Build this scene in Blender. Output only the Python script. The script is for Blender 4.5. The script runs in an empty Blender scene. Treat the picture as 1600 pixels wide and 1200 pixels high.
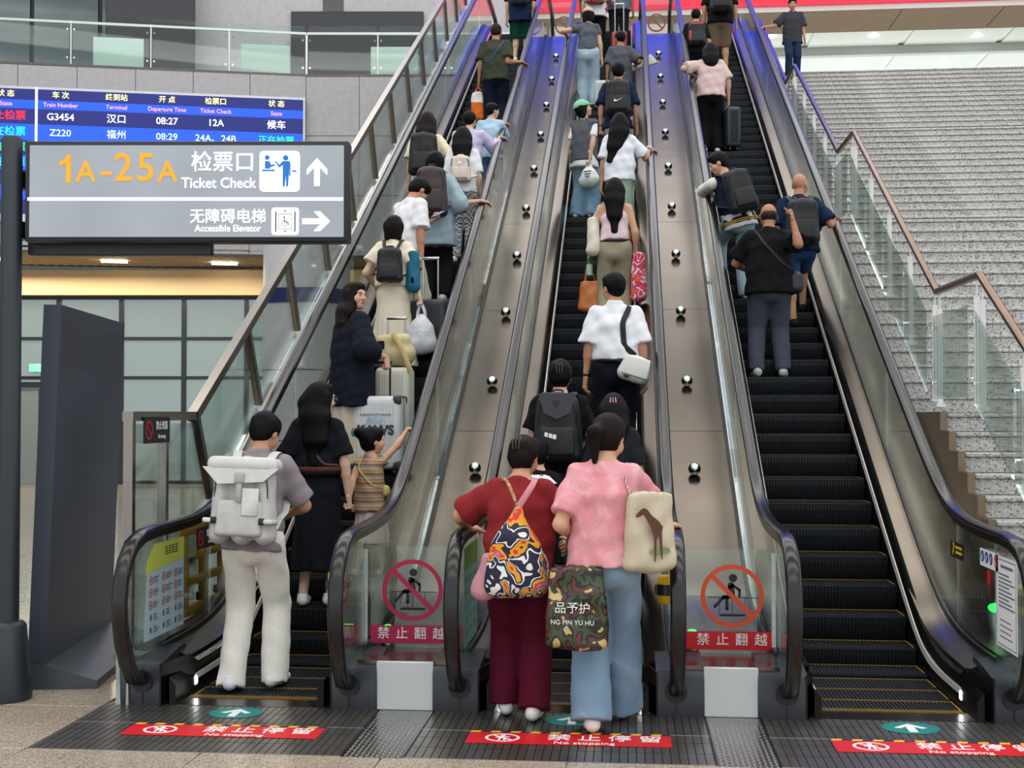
import bpy, math, random
import numpy as np
from mathutils import Vector, Matrix
random.seed(7); RNG = np.random.default_rng(7)
S = bpy.context.scene
COL = S.collection
# ------------------------------------------------------------------ camera
cam = bpy.data.cameras.new('camera'); camo = bpy.data.objects.new('camera', cam); COL.objects.link(camo)
cam.sensor_width = 36.0; cam.lens = 36.0 * 1964.68 / 1600.0; cam.clip_end = 300
YAW, PITCH = .0927, .0233
camo.location = (0, 0, 1.6683)
camo.rotation_euler = (math.pi / 2 + PITCH, 0, YAW)
S.camera = camo
# ------------------------------------------------------------------ world, lights, exposure
W = bpy.data.worlds.new('hall_daylight'); S.world = W; W.use_nodes = True
bg = W.node_tree.nodes['Background']; bg.inputs[0].default_value = (.88, .93, 1.0, 1); bg.inputs[1].default_value = .95
S.view_settings.view_transform = 'Standard'; S.view_settings.look = 'None'
S.view_settings.exposure = 0.46; S.view_settings.gamma = 1.0; S.view_settings.use_curve_mapping = False
S.cycles.max_bounces = 7; S.cycles.transparent_max_bounces = 14; S.cycles.glossy_bounces = 4; S.cycles.transmission_bounces = 4
S.cycles.sample_clamp_indirect = 6.0; S.cycles.caustics_reflective = False; S.cycles.caustics_refractive = False
def area(name, loc, size, power, col=(1, 1, 1), rot=(0, 0, 0)):
    l = bpy.data.lights.new(name, 'AREA'); l.shape = 'RECTANGLE'; l.size, l.size_y = size; l.energy = power; l.color = col
    o = bpy.data.objects.new(name, l); COL.objects.link(o); o.location = loc; o.rotation_euler = rot
    return o
for y in (-9, 0, 9, 18, 27):                      # added strips out of view: overhead fill and bright streaks on the steel
    area('overhead_fill_strip', (0, y, 19.2), (34, 3.2), 950, (1, .97, .92))
area('soffit_light_strip', (-12, 27.2, 4.85), (10, .8), 240, (1, .85, .62))
area('upper_hall_light_strip', (6, 38, 14.0), (22, 6), 900, (.93, 1, .98))
area('upper_ceiling_fill', (6, 48, 9.6), (30, 8), 1100, (.93, 1, .98), (math.pi, 0, 0))  # added upward fill, hidden below the stair head, brightens the upper ceiling
area('inner_wall_fill', (-12, 31.5, 4.6), (16, 1.5), 420, (.92, 1, .97))  # added fill behind the glazed wall, brightens the inner wall and panes
# ------------------------------------------------------------------ helpers
def C3(h):
    if not isinstance(h, str): return tuple(h)
    h = h.lstrip('#'); c = [int(h[i:i + 2], 16) / 255 for i in (0, 2, 4)]
    return tuple(x / 12.92 if x <= .04045 else ((x + .055) / 1.055) ** 2.4 for x in c)
MATS = {}
def nn(nt, t, **kw):
    n = nt.nodes.new(t)
    for k, v in kw.items():
        if k in n.inputs: n.inputs[k].default_value = v
        else: setattr(n, k, v)
    return n
def mat(name, col='#888888', rough=.6, metal=0.0, noise=None, bump=None, emit=None, spec=None, coat=0, aniso=0):
    """plain procedural material; noise=(scale, amount[, second colour]), bump=(scale, strength[, stretch xyz])"""
    if name in MATS: return MATS[name]
    m = bpy.data.materials.new(name); m.use_nodes = True; nt = m.node_tree; b = nt.nodes['Principled BSDF']
    c = C3(col); b.inputs['Base Color'].default_value = (*c, 1); b.inputs['Roughness'].default_value = rough
    b.inputs['Metallic'].default_value = metal
    if spec is not None: b.inputs['Specular IOR Level'].default_value = spec
    if coat: b.inputs['Coat Weight'].default_value = coat; b.inputs['Coat Roughness'].default_value = .1
    if aniso: b.inputs['Anisotropic'].default_value = aniso
    if noise or bump: tc = nn(nt, 'ShaderNodeTexCoord')
    if noise:
        t = nn(nt, 'ShaderNodeTexNoise', Scale=noise[0], Detail=4.0); nt.links.new(tc.outputs['Object'], t.inputs['Vector'])
        r = nn(nt, 'ShaderNodeMix', data_type='RGBA'); c2 = C3(noise[2]) if len(noise) > 2 else tuple(x * (1 - noise[1]) for x in c)
        mr = nn(nt, 'ShaderNodeMapRange'); mr.inputs[1].default_value = .35; mr.inputs[2].default_value = .65
        nt.links.new(t.outputs['Fac'], mr.inputs[0]); nt.links.new(mr.outputs[0], r.inputs[0])
        r.inputs[6].default_value = (*c, 1); r.inputs[7].default_value = (*c2, 1); nt.links.new(r.outputs[2], b.inputs['Base Color'])
    if bump:
        mp = nn(nt, 'ShaderNodeMapping'); nt.links.new(tc.outputs['Object'], mp.inputs[0])
        if len(bump) > 2: mp.inputs['Scale'].default_value = bump[2]
        t2 = nn(nt, 'ShaderNodeTexNoise', Scale=bump[0], Detail=3.0); nt.links.new(mp.outputs[0], t2.inputs['Vector'])
        bp = nn(nt, 'ShaderNodeBump', Strength=bump[1], Distance=.05); nt.links.new(t2.outputs['Fac'], bp.inputs['Height'])
        nt.links.new(bp.outputs[0], b.inputs['Normal'])
    if emit: b.inputs['Emission Color'].default_value = (*c, 1); b.inputs['Emission Strength'].default_value = emit
    MATS[name] = m; return m
def glass(name, tint=(.9, .96, .93), refl=.12, rough=.02, body=0.0, bodycol=(.6, .7, .65)):
    """thin sheet glass: tinted see-through plus a mirror reflection, optionally a little milky body"""
    if name in MATS: return MATS[name]
    m = bpy.data.materials.new(name); m.use_nodes = True; nt = m.node_tree; nt.nodes.clear()
    o = nn(nt, 'ShaderNodeOutputMaterial'); tr = nn(nt, 'ShaderNodeBsdfTransparent'); tr.inputs[0].default_value = (*tint, 1)
    gl = nn(nt, 'ShaderNodeBsdfGlossy'); gl.inputs['Roughness'].default_value = rough; gl.inputs['Color'].default_value = (1, 1, 1, 1)
    fr = nn(nt, 'ShaderNodeLayerWeight', Blend=.18); mm = nn(nt, 'ShaderNodeMath', operation='MULTIPLY_ADD')
    mm.inputs[1].default_value = .5 ; mm.inputs[2].default_value = refl * .5; nt.links.new(fr.outputs['Fresnel'], mm.inputs[0])
    mx = nn(nt, 'ShaderNodeMixShader'); nt.links.new(mm.outputs[0], mx.inputs[0])
    if body:
        df = nn(nt, 'ShaderNodeBsdfDiffuse'); df.inputs[0].default_value = (*bodycol, 1)
        mb = nn(nt, 'ShaderNodeMixShader'); mb.inputs[0].default_value = body
        nt.links.new(tr.outputs[0], mb.inputs[1]); nt.links.new(df.outputs[0], mb.inputs[2]); nt.links.new(mb.outputs[0], mx.inputs[1])
    else: nt.links.new(tr.outputs[0], mx.inputs[1])
    nt.links.new(gl.outputs[0], mx.inputs[2]); nt.links.new(mx.outputs[0], o.inputs[0])
    MATS[name] = m; return m
def tree(name, fn, rough=.7, metal=0):
    """material whose base colour comes from fn(node_tree, texcoord) -> colour socket"""
    if name in MATS: return MATS[name]
    m = bpy.data.materials.new(name); m.use_nodes = True; nt = m.node_tree; b = nt.nodes['Principled BSDF']
    b.inputs['Roughness'].default_value = rough; b.inputs['Metallic'].default_value = metal
    tc = nn(nt, 'ShaderNodeTexCoord'); nt.links.new(fn(nt, tc), b.inputs['Base Color']); MATS[name] = m; return m
def ramp(nt, fac, stops, interp='CONSTANT'):
    r = nn(nt, 'ShaderNodeValToRGB'); r.color_ramp.interpolation = interp; e = r.color_ramp.elements
    while len(e) < len(stops): e.new(.5)
    for q, (p, c) in zip(e, stops): q.position = p; q.color = (*C3(c), 1)
    nt.links.new(fac, r.inputs[0]); return r.outputs[0]

class MB:
    """collects simple shapes into one mesh"""
    def __init__(s): s.v = []; s.f = []; s.m = []
    def add(s, v, f, mi=0):
        n = len(s.v); s.v += [tuple(p) for p in v]; s.f += [tuple(i + n for i in q) for q in f]; s.m += [mi] * len(f); return s
    def box(s, x0, x1, y0, y1, z0, z1, mi=0):
        v = [(x, y, z) for z in (z0, z1) for y in (y0, y1) for x in (x0, x1)]
        return s.add(v, [(0, 2, 3, 1), (4, 5, 7, 6), (0, 1, 5, 4), (2, 6, 7, 3), (0, 4, 6, 2), (1, 3, 7, 5)], mi)
    def rbox(s, c, d, r=.02, n=3, mi=0, taper=(1, 1)):
        """box with rounded vertical and horizontal edges"""
        cx, cy, cz = c; hx, hy, hz = d[0] / 2, d[1] / 2, d[2] / 2; r = min(r, hx * .98, hy * .98, hz * .98)
        rings = []; prof = [(math.cos(a), math.sin(a)) for a in np.linspace(-math.pi / 2, 0, n + 1)]
        lev = [(-hz + r + r * q[1], r * q[0] - r) for q in prof] + [(hz - r - r * q[1], r * q[0] - r) for q in prof[::-1]]
        v = []; N = 4 * (n + 1)
        for z, ins in lev:
            t = (z + hz) / (2 * hz); kx = 1 + (taper[0] - 1) * t; ky = 1 + (taper[1] - 1) * t
            for qx, qy, a0 in ((1, 1, 0), (-1, 1, 90), (-1, -1, 180), (1, -1, 270)):
                for i in range(n + 1):
                    a = math.radians(a0 + 90 * i / n); rr = r + ins
                    v.append((cx + ((hx - r) * qx + rr * math.cos(a)) * kx, cy + ((hy - r) * qy + rr * math.sin(a)) * ky, cz + z))
        f = [tuple(range(N))[::-1], tuple(range(N * (len(lev) - 1), N * len(lev)))]
        for k in range(len(lev) - 1):
            for i in range(N): j = (i + 1) % N; f.append((k * N + i, k * N + j, k * N + N + j, k * N + N + i))
        return s.add(v, f, mi)
    def tube(s, path, r, n=8, caps=True, mi=0, side=None, closed=False):
        """round (r) or oval (r=(side radius, other radius)) tube along a path; r may be a list per point"""
        P = [Vector(p) for p in path]; L = len(P)
        R = r if isinstance(r, list) else [r] * L
        up = Vector(side) if side else None; v = []; prev = None
        for i, p in enumerate(P):
            if closed: t = P[(i + 1) % L] - P[i - 1]
            else: t = P[min(i + 1, L - 1)] - P[max(i - 1, 0)]
            t.normalize()
            if up is not None: a = (up - t * up.dot(t)).normalized()
            elif prev is None:
                a = t.orthogonal().normalized()
            else: a = (prev - t * prev.dot(t)).normalized()
            prev = a; b = t.cross(a); rr = R[i]; ra, rb = rr if isinstance(rr, tuple) else (rr, rr)
            for k in range(n):
                q = 2 * math.pi * k / n; v.append(p + a * (ra * math.cos(q)) + b * (rb * math.sin(q)))
        f = []
        for i in range(L if closed else L - 1):
            for k in range(n):
                j = (k + 1) % n; i2 = (i + 1) % L; f.append((i * n + k, i * n + j, i2 * n + j, i2 * n + k))
        if caps and not closed: f += [tuple(range(n))[::-1], tuple(range((L - 1) * n, L * n))]
        return s.add(v, f, mi)
    def lathe(s, prof, c, n=16, mi=0, axis=None):
        v = []; L = len(prof); M = Matrix.Identity(3)
        if axis is not None: M = Vector((0, 0, 1)).rotation_difference(Vector(axis)).to_matrix()
        for r, z in prof:
            for k in range(n): a = 2 * math.pi * k / n; v.append(Vector(c) + M @ Vector((r * math.cos(a), r * math.sin(a), z)))
        f = [(i * n + k, i * n + (k + 1) % n, (i + 1) * n + (k + 1) % n, (i + 1) * n + k) for i in range(L - 1) for k in range(n)]
        f += [tuple(range(n))[::-1], tuple(range((L - 1) * n, L * n))]
        return s.add(v, f, mi)
    def ball(s, c, r, nu=12, nv=8, mi=0, half=False):
        rx, ry, rz = r if isinstance(r, tuple) else (r, r, r); pr = []
        for i in range(nv + 1):
            a = math.pi * i / nv - math.pi / 2
            if half and a < 0: a = 0
            pr.append((max(math.cos(a), 1e-3), math.sin(a)))
        v = [(c[0] + rx * q * math.cos(2 * math.pi * k / nu), c[1] + ry * q * math.sin(2 * math.pi * k / nu), c[2] + rz * z) for q, z in pr for k in range(nu)]
        f = [(i * nu + k, i * nu + (k + 1) % nu, (i + 1) * nu + (k + 1) % nu, (i + 1) * nu + k) for i in range(nv) for k in range(nu)]
        f += [tuple(range(nu))[::-1], tuple(range(nv * nu, (nv + 1) * nu))]
        return s.add(v, f, mi)
    def prism(s, pts, vec, mi=0):
        """planar outline pushed along vec"""
        n = len(pts); a = [Vector(p) for p in pts]; b = [p + Vector(vec) for p in a]
        f = [tuple(range(n))[::-1], tuple(range(n, 2 * n))] + [(i, (i + 1) % n, n + (i + 1) % n, n + i) for i in range(n)]
        return s.add(a + b, f, mi)
    def sweep(s, path, prof, mi=0, caps=True, closed=True):
        """profile of (x, w) points carried along a path of (y, z) points; w is measured square to the path"""
        n = len(prof); L = len(path); v = []
        for i, (y, z) in enumerate(path):
            a = path[max(i - 1, 0)]; b = path[min(i + 1, L - 1)]; ty, tz = b[0] - a[0], b[1] - a[1]; l = math.hypot(ty, tz); ty /= l; tz /= l
            for x, w in prof: v.append((x, y - tz * w, z + ty * w))
        m = n if closed else n - 1
        f = [(i * n + k, i * n + (k + 1) % n, (i + 1) * n + (k + 1) % n, (i + 1) * n + k) for i in range(L - 1) for k in range(m)]
        if caps and closed: f += [tuple(range(n))[::-1], tuple(range((L - 1) * n, L * n))]
        return s.add(v, f, mi)
    def mesh(s, name, mats, smooth=None):
        me = bpy.data.meshes.new(name); me.from_pydata(s.v, [], s.f)
        for m in (mats if isinstance(mats, (list, tuple)) else [mats]): me.materials.append(m)
        if any(s.m): me.polygons.foreach_set('material_index', s.m)
        fixn(me)
        if smooth: me.polygons.foreach_set('use_smooth', [True] * len(s.f)); me.set_sharp_from_angle(angle=math.radians(smooth))
        return me
    def build(s, name, mats, parent=None, smooth=40):
        return link(name, s.mesh(name, mats, smooth), parent)
import bmesh
def fixn(me):
    bm = bmesh.new(); bm.from_mesh(me); bmesh.ops.recalc_face_normals(bm, faces=bm.faces); bm.to_mesh(me); bm.free(); me.update()
def link(name, me, parent=None, loc=None, rz=None):
    o = bpy.data.objects.new(name, me); COL.objects.link(o)
    if parent is not None: o.parent = parent
    if loc is not None: o.location = loc
    if rz is not None: o.rotation_euler = (0, 0, rz)
    return o
def tag(o, label=None, cat=None, group=None, kind=None):
    if label: o['label'] = label
    if cat: o['category'] = cat
    if group: o['group'] = group
    if kind: o['kind'] = kind
    return o
def thing(name, label, cat, loc=(0, 0, 0), rz=0, group=None, kind=None):
    o = bpy.data.objects.new(name, None); COL.objects.link(o); o.location = loc; o.rotation_euler = (0, 0, rz); o.empty_display_size = .1
    return tag(o, label, cat, group, kind)
def struct(name, mb, m, label=None, cat=None, smooth=40):
    return tag(mb.build(name, m, None, smooth), label, cat, None, 'structure')
def text(s, size, m, parent, loc, rot=(math.pi / 2, 0, 0), name='lettering', align='CENTER', depth=.002, sx=1.0, bold=0.0, label=None):
    c = bpy.data.curves.new('t', 'FONT'); c.body = s; c.size = size; c.align_x = align; c.align_y = 'CENTER'; c.extrude = depth; c.offset = bold; c.resolution_u = 3
    t = bpy.data.objects.new('t', c); me = bpy.data.meshes.new_from_object(t); bpy.data.objects.remove(t); bpy.data.curves.remove(c)
    me.materials.clear(); me.materials.append(m)
    o = link(name, me, parent, loc); o.rotation_euler = rot; o.scale = (sx, 1, 1)
    if label: o['label'] = label
    return o
def copy_tree(o, parent=None):
    c = o.copy(); COL.objects.link(c)
    if parent is not None: c.parent = parent
    for ch in o.children: copy_tree(ch, c)
    return c
# ------------------------------------------------------------------ materials of the hall
def granite(name, base, dark, lightc, scale=160, rough=.35, joints=None):
    def fn(nt, tc):
        v = nn(nt, 'ShaderNodeTexVoronoi', Scale=scale); nt.links.new(tc.outputs['Object'], v.inputs['Vector'])
        sx = nn(nt, 'ShaderNodeSeparateColor'); nt.links.new(v.outputs['Color'], sx.inputs[0])
        c = ramp(nt, sx.outputs[0], [(0, dark), (.16, base), (.72, lightc)])
        n = nn(nt, 'ShaderNodeTexNoise', Scale=1.3, Detail=3.0); nt.links.new(tc.outputs['Object'], n.inputs['Vector'])
        m = nn(nt, 'ShaderNodeMix', data_type='RGBA', blend_type='MULTIPLY'); m.inputs[0].default_value = .35
        nt.links.new(c, m.inputs[6]); nt.links.new(n.outputs['Fac'], m.inputs[7])
        if not joints: return m.outputs[2]
        b = nn(nt, 'ShaderNodeTexBrick', Scale=1.0, offset=joints[3] if len(joints) > 3 else 0.0); nt.links.new(tc.outputs['Object'], b.inputs['Vector'])
        b.inputs['Brick Width'].default_value, b.inputs['Row Height'].default_value, b.inputs['Mortar Size'].default_value = joints[:3]
        b.inputs['Color1'].default_value = b.inputs['Color2'].default_value = (1, 1, 1, 1); b.inputs['Mortar'].default_value = (.3, .3, .3, 1)
        k = nn(nt, 'ShaderNodeMix', data_type='RGBA', blend_type='MULTIPLY'); k.inputs[0].default_value = 1
        nt.links.new(m.outputs[2], k.inputs[6]); nt.links.new(b.outputs[0], k.inputs[7]); return k.outputs[2]
    return tree(name, fn, rough)
G_FLOOR = granite('beige_granite', '#b7a590', '#84766a', '#cdbfae', 150, .16)
G_FLOORFAR = granite('beige_granite_far', '#b0a191', '#8b7d70', '#c6b9aa', 60, .14, (.9, .9, .006))
G_STAIR = granite('grey_granite', '#c2c0bb', '#7f7c79', '#dddbd6', 75, .5)
STEEL = mat('brushed_steel', '#8f8880', .22, 1, bump=(.8, .05, (1, .6, .6)), noise=(2.0, .10))
STEELDK = mat('dark_steel', '#6d665f', .25, 1, noise=(3, .2))
STEELBR = mat('bronze_steel', '#8f7864', .28, 1, noise=(2.2, .18), bump=(1.5, .05))
DECK = mat('deck_steel', '#746a60', .24, 1, noise=(1.2, .10, '#686056'), bump=(.55, .10, (1.6, .5, .5)))
ALU = mat('aluminium', '#c8c6c2', .32, 1)
CHROME = mat('chrome', '#e8e8e8', .05, 1)
RUBBER = mat('black_rubber', '#110f0d', .22, 0, spec=.5)
BLACK = mat('black_plastic', '#17181a', .35)
CHAR = mat('charcoal_plastic', '#2a2e33', .32, noise=(6, .12))
STEPB = mat('step_black', '#0c0d0e', .4, .2)
YEL = mat('yellow_line', '#8f6a18', .6)
WHITEP = mat('white_paint', '#e8e8e6', .45)
CONC = mat('grey_concrete', '#b7b5b7', .7, noise=(9, .10), bump=(40, .06))
BEIGE = mat('beige_metal', '#b8a892', .45, noise=(2, .05))
GL = glass('clear_glass', (.90, .95, .93), .10)
GLG = glass('green_edge_glass', (.89, .95, .92), .10, body=.02)
GLW = glass('curtain_glass', (.62, .72, .69), .30, .03, body=.22, bodycol=(.30, .38, .36))
# ------------------------------------------------------------------ floor
fl = tag(MB().box(-40, 40, -16, 60, -.3, -.012).build('floor', G_FLOORFAR), kind='structure')
tm = MB().rbox((0, 0, -.013), (.894, .894, .026), .003, 1).mesh('floor_tile', G_FLOOR)
for i in range(-6, 9):
    for j in range(-3, 5):
        x, y = -3 + .9 * i + .45, 6.05 + .9 * j + .45
        if (x > -3 and y > 6.05): continue
        link('floor_tile', tm, fl, (x, y, 0))
# ------------------------------------------------------------------ staircase on the right
STX0, STX1 = 2.56, 12.5
st = thing('staircase', 'wide speckled grey granite staircase in four flights', 'staircase', (7, 7.4, 0), kind='structure')
FL = [(7.48, 0.0, 11, 10.43, 1.668), (11.84, 1.668, 15, 16.03, 4.08), (17.22, 4.08, 15, 21.62, 6.466), (22.76, 6.466, 15, 27.04, 8.93)]
prof = [(7.0, 0.0)]
for fi, (ya, za, n, yb, zb) in enumerate(FL):
    tr = (yb - ya) / (n) ; rs = (zb - za) / n; cache = None
    for i in range(1, n + 1):
        y = yb - (n - i) * (.268 if fi == 0 else tr); z = za + rs * i; t = .268 if fi == 0 else tr
        last = i == n; dep = t + .03 if not last else (FL[fi + 1][0] - yb + .3 if fi < 3 else 1.2)
        if cache is None or last:
            cache = MB().rbox(((STX0 + STX1) / 2 - 7, dep / 2 - .008, -.015), (STX1 - STX0, dep + .016, .03), .006, 1)
            cache.box(STX0 - 7, STX1 - 7, .012, dep, -rs + .006, -.034)
            cache.box(STX0 - 7, STX1 - 7, .03, dep, -rs - .3, -rs + .006); cache = cache.mesh('step', G_STAIR)
        link('step', cache, st, (0, y - 7.4, z))
        prof += [(y, z - rs), (y, z)]
prof += [(28.2, 8.93), (28.2, 8.3)] + [(y + .75, z - .45) for (y, z) in ((22.9, 6.6), (17.4, 4.1), (11.9, 1.7))] + [(11.0, .0)]
cl = MB(); cl.prism([(STX0 - .06, y - .012, z + .012) for y, z in prof], (.055, 0, 0)); cl.build('side_cladding', STEELBR, st, 0).location = (-7, -7.4, 0)
# glass railing of the staircase
RX = 2.82
sr = thing('stair_railing', 'glass railing with round brown steel handrail beside the staircase', 'railing', (RX, 7.4, 0))
def RP(y, z): return (0, y - 7.4, z)
rpath = [(7.15, .98), (10.43, 2.787), (11.84, 2.787), (16.03, 5.197), (17.22, 5.197), (21.62, 7.584), (22.76, 7.584), (27.04, 10.03), (30, 10.03)]
r_ = MB()
for a, b in zip(rpath, rpath[1:]): r_.tube([RP(*a), RP(*b)], .034, 12)
for p in rpath: r_.ball(RP(*p), .034, 10, 6)
r_.build('handrail', STEELBR, sr)
def stair_z(y):
    z = 0
    for a, b in zip(rpath, rpath[1:]):
        if a[0] <= y <= b[0]: z = a[1] + (b[1] - a[1]) * (y - a[0]) / (b[0] - a[0])
    return z
posts = []
for a, b in zip(rpath[:-1], rpath[1:]):
    L = b[0] - a[0]; n = max(1, round(L / 1.05))
    posts += [a[0] + .09 + (L - .18) * i / n for i in range(n + (1 if L < 2 else 0))]
posts = sorted(posts + [10.36, 15.95, 21.55]); pm = {}
pp = [p for i, p in enumerate(posts) if i == 0 or p - posts[i - 1] > .12]
for y in pp:
    zr = stair_z(y); m = MB().rbox((0, 0, -.60), (.05, .012, .86), .004, 1).tube([(0, 0, -.17), (0, 0, -.02)], .008, 6).box(-.04, .04, -.04, .04, -1.06, -1.03)
    if 'p' not in pm: pm['p'] = m.mesh('post', WHITEP)
    link('post', pm['p'], sr, RP(y, zr))
    for dz in (-.34, -.84):
        if 'c' not in pm: pm['c'] = MB().tube([(-.06, 0, 0), (.02, 0, 0)], .012, 8).rbox((-.065, 0, 0), (.02, .03, .03), .004, 1).mesh('glass_clamp', CHROME)
        link('glass_clamp', pm['c'], sr, RP(y + .02, zr + dz))
for a, b in zip(pp, pp[1:]):
    if b - a < .3 or b > 29: continue
    ya, yb = a + .03, b - .03; za, zb = stair_z(ya), stair_z(yb)
    q = [RP(ya, za - .24), RP(yb, zb - .24), RP(yb, zb - .99), RP(ya, za - .99)]
    MB().prism([(x - .075, y, z) for x, y, z in q], (.012, 0, 0)).build('glass_panel', GLG, sr, 0)
# ------------------------------------------------------------------ upper floor, portal and ceiling beyond
ZT = 8.93
struct('floor_upper', MB().box(-2.95, 2.5, 24.4, 62, ZT - .7, ZT).box(2.5, 30, 28.2, 62, ZT - .7, ZT), G_FLOORFAR, 'upper concourse floor slab at the head of the escalators', 'floor')
po = thing('portal', 'beige panelled overhead portal above the upper landing', 'portal', (0, 30.4, 11.27), kind='structure')
MB().box(-3, 30, 0, 1.75, .03, .4).build('soffit_backing', BEIGE, po)
sm = MB().rbox((0, .85, .012), (2.35, 1.68, .03), .006, 1).mesh('soffit_panel', BEIGE)
for i in range(13): link('soffit_panel', sm, po, (-1.8 + 2.37 * i, .02, 0))
MB().box(-3, 30, -.06, 0, 0, .13).build('white_edge', mat('soft_white', '#d8ccc8', .5), po)
MB().box(-3, 30, -.1, -.02, .13, .85).build('red_banner', mat('red_banner', '#d2203a', .5, emit=.35), po)
MB().box(-3, 30, -.04, 0, .85, 9).build('upper_wall', mat('upper_wall_grey', '#9d9aa2', .6), po)
sc = thing('led_screen', 'wide blue screen on the wall above the red banner', 'screen', (0, 30.25, 12.4))
MB().box(-5, 9, -.02, .05, -.05, 3.55).build('frame', BLACK, sc); MB().box(-4.9, 8.9, -.035, -.02, 0, 3.5).build('display', mat('blue_display', '#1238e8', .4, emit=1.6), sc)
CEILW = mat('ceiling_white', '#dfe3e0', .6)
cu = tag(MB().box(-20, 34, 32, 64, 14.56, 15).build('ceiling_upper', CEILW), kind='structure')
tmx = MB().rbox((0, 0, 0), (3.1, 2.9, .05), .01, 1).mesh('ceiling_panel', mat('ceiling_panel', '#d9ddda', .45))
for i in range(-3, 9):
    for j in range(5): link('ceiling_panel', tmx, cu, (i * 3.3 + 1.2, 40 + j * 3.2, 14.52))
struct('beam_upper', MB().box(-20, 34, 36, 36.6, 13.2, 14.6).box(-20, 34, 44.6, 44.9, 14.2, 14.5), mat('beam_grey', '#b9bfbd', .5), 'pale ceiling beams of the upper concourse', 'beam')
struct('wall_far', MB().box(-20, 34, 62, 62.4, 8, 16), mat('far_wall', '#c4c9c8', .6), 'far pale wall of the upper concourse', 'wall')
lm = MB().lathe([(.11, .03), (.11, 0), (.09, -.02), (.02, -.025)], (0, 0, 0), 12).mesh('downlight', mat('downlight_glow', '#f4fffa', .4, emit=14))
for i, (x, y) in enumerate([(4.85, 43.1), (8.3, 43.4), (11.8, 43.7), (8.1, 46.9), (11.5, 47.0), (1.4, 43.0), (4.6, 46.8)]):
    tag(link('ceiling_downlight', lm, None, (x, y, 14.47)), 'small bright downlight in the pale upper concourse ceiling', 'light', 'upper ceiling downlights')
# unseen roof bands added to vary the steel reflections, with daylight gaps between
for i, y in enumerate((-12, -4.5, 3, 10.5, 18, 25.5)):
    struct('ceiling', MB().box(-26, 26, y, y + 3.6, 20, 20.4), mat('added_roof_band', '#8d8983', .7))
# ------------------------------------------------------------------ facade on the left
A1 = math.atan(.264); OX, OY = -6.91, 26.4
def facade(name, ox, oy, ang, length, sgn, z0, z1, label):
    w = thing(name, label, 'wall', (ox, oy, 0), ang, kind='structure')
    MB().box(min(0, sgn * length), max(0, sgn * length), .03, .5, z0, z1).build('backing', mat('joint_grey', '#8c8a8d', .8), w)
    n = max(1, round(length / 1.15)); pw = length / n; h = (z1 - z0) / 3; me = MB().rbox((0, .02, 0), (pw - .012, .04, h - .012), .004, 1).mesh('stone_panel', CONC)
    for i in range(n):
        for j in range(3): link('stone_panel', me, w, (sgn * (i + .5) * pw, 0, z0 + (j + .5) * h))
    return w
wl = facade('wall_left', OX, OY, A1, 13, -1, 5.05, ZT, 'grey stone facade panels behind the departure board')
wm = facade('wall_middle', OX, OY, .0927, 4.6, 1, 5.05, ZT, 'grey stone facade panels beside the left escalator')
for nm, ang, sg, L in (('gallery_left', A1, -1, 13), ('gallery_middle', .0927, 1, 4.6)):
    x0, x1 = (min(0, sg * L), max(0, sg * L))
    g = MB().box(x0, x1, 0, 3.6, ZT - .02, ZT + .04).build('floor_' + nm, G_FLOORFAR); g.location = (OX, OY, 0); g.rotation_euler = (0, 0, ang); tag(g, kind='structure')
    b = MB().box(x0 + (.35 if sg > 0 else 0), x1 + (.4 if sg < 0 else .4), 3.4, 3.7, ZT, 14).build('wall_' + nm, CONC); b.location = (OX, OY, 0); b.rotation_euler = (0, 0, ang); tag(b, kind='structure')
    r = thing('gallery_railing', 'glass railing with steel top rail over the ' + ('departure board' if sg < 0 else 'stone wall beside the left escalator'), 'railing', (OX, OY, ZT), ang)
    MB().box(x0, x1, .1, .15, .93, .98).build('top_rail', ALU, r)
    n = round(L / 1.6); pw = L / n
    for i in range(n + 1): MB().box(sg * i * pw - .012, sg * i * pw + .012, .11, .15, 0, .93).build('post', ALU, r)
    for i in range(n):
        MB().box(sg * (i + .5) * pw - pw / 2 + .03, sg * (i + .5) * pw + pw / 2 - .03, .09, .102, .05, 1.10).build('glass_panel', glass('gallery_glass', (.90, .96, .94), .03), r)
        for s in (-1, 1):
            for z in (.2, .8): MB().tube([(sg * (i + .5) * pw + s * (pw / 2 - .07), .08, z), (sg * (i + .5) * pw + s * (pw / 2 - .07), .14, z)], .018, 8).build('glass_bolt', CHROME, r)
# shop front and screens on the gallery
sh = thing('gallery_shop_window', 'dark glazed shop front behind the gallery railing', 'shop front', (OX, OY, ZT), A1, kind='structure')
MB().box(-12.5, -3.2, 3.2, 3.35, 0, 4.5).build('frame', mat('dark_frame', '#25282c', .4, .5), sh)
for i in range(6): MB().box(-12.3 + i * 1.52, -12.3 + i * 1.52 + 1.42, 3.1, 3.18, .35, 3.9).build('pane', mat('shop_glass', '#56666a', .08, noise=(.6, .4)), sh)
def screen(name, label, cat, u0, u1, z0, z1, d, ang, m, fm=None):
    o = thing(name, label, cat, (OX, OY, ZT), ang)
    MB().box(u0, u1, d, d + .08, z0, z1).build('case', fm or BLACK, o); MB().box(u0 + .03, u1 - .03, d - .01, d, z0 + .03, z1 - .03).build('display', m, o); return o
DARKSC = mat('off_screen', '#20222b', .18)
screen('dark_screen', 'tall dark switched-off screen behind the gallery railing', 'screen', -4.55, -2.55, .0, 4.2, 2.6, A1, DARKSC)
screen('dark_screen', 'wide black switched-off screen on the stone wall above the left escalator', 'screen', -.9, 2.3, .3, 2.45, 3.25, .0927, DARKSC, mat('screen_edge', '#08080a', .3))
MINT = mat('mint_panel', '#cfe0d8', .5)
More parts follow.
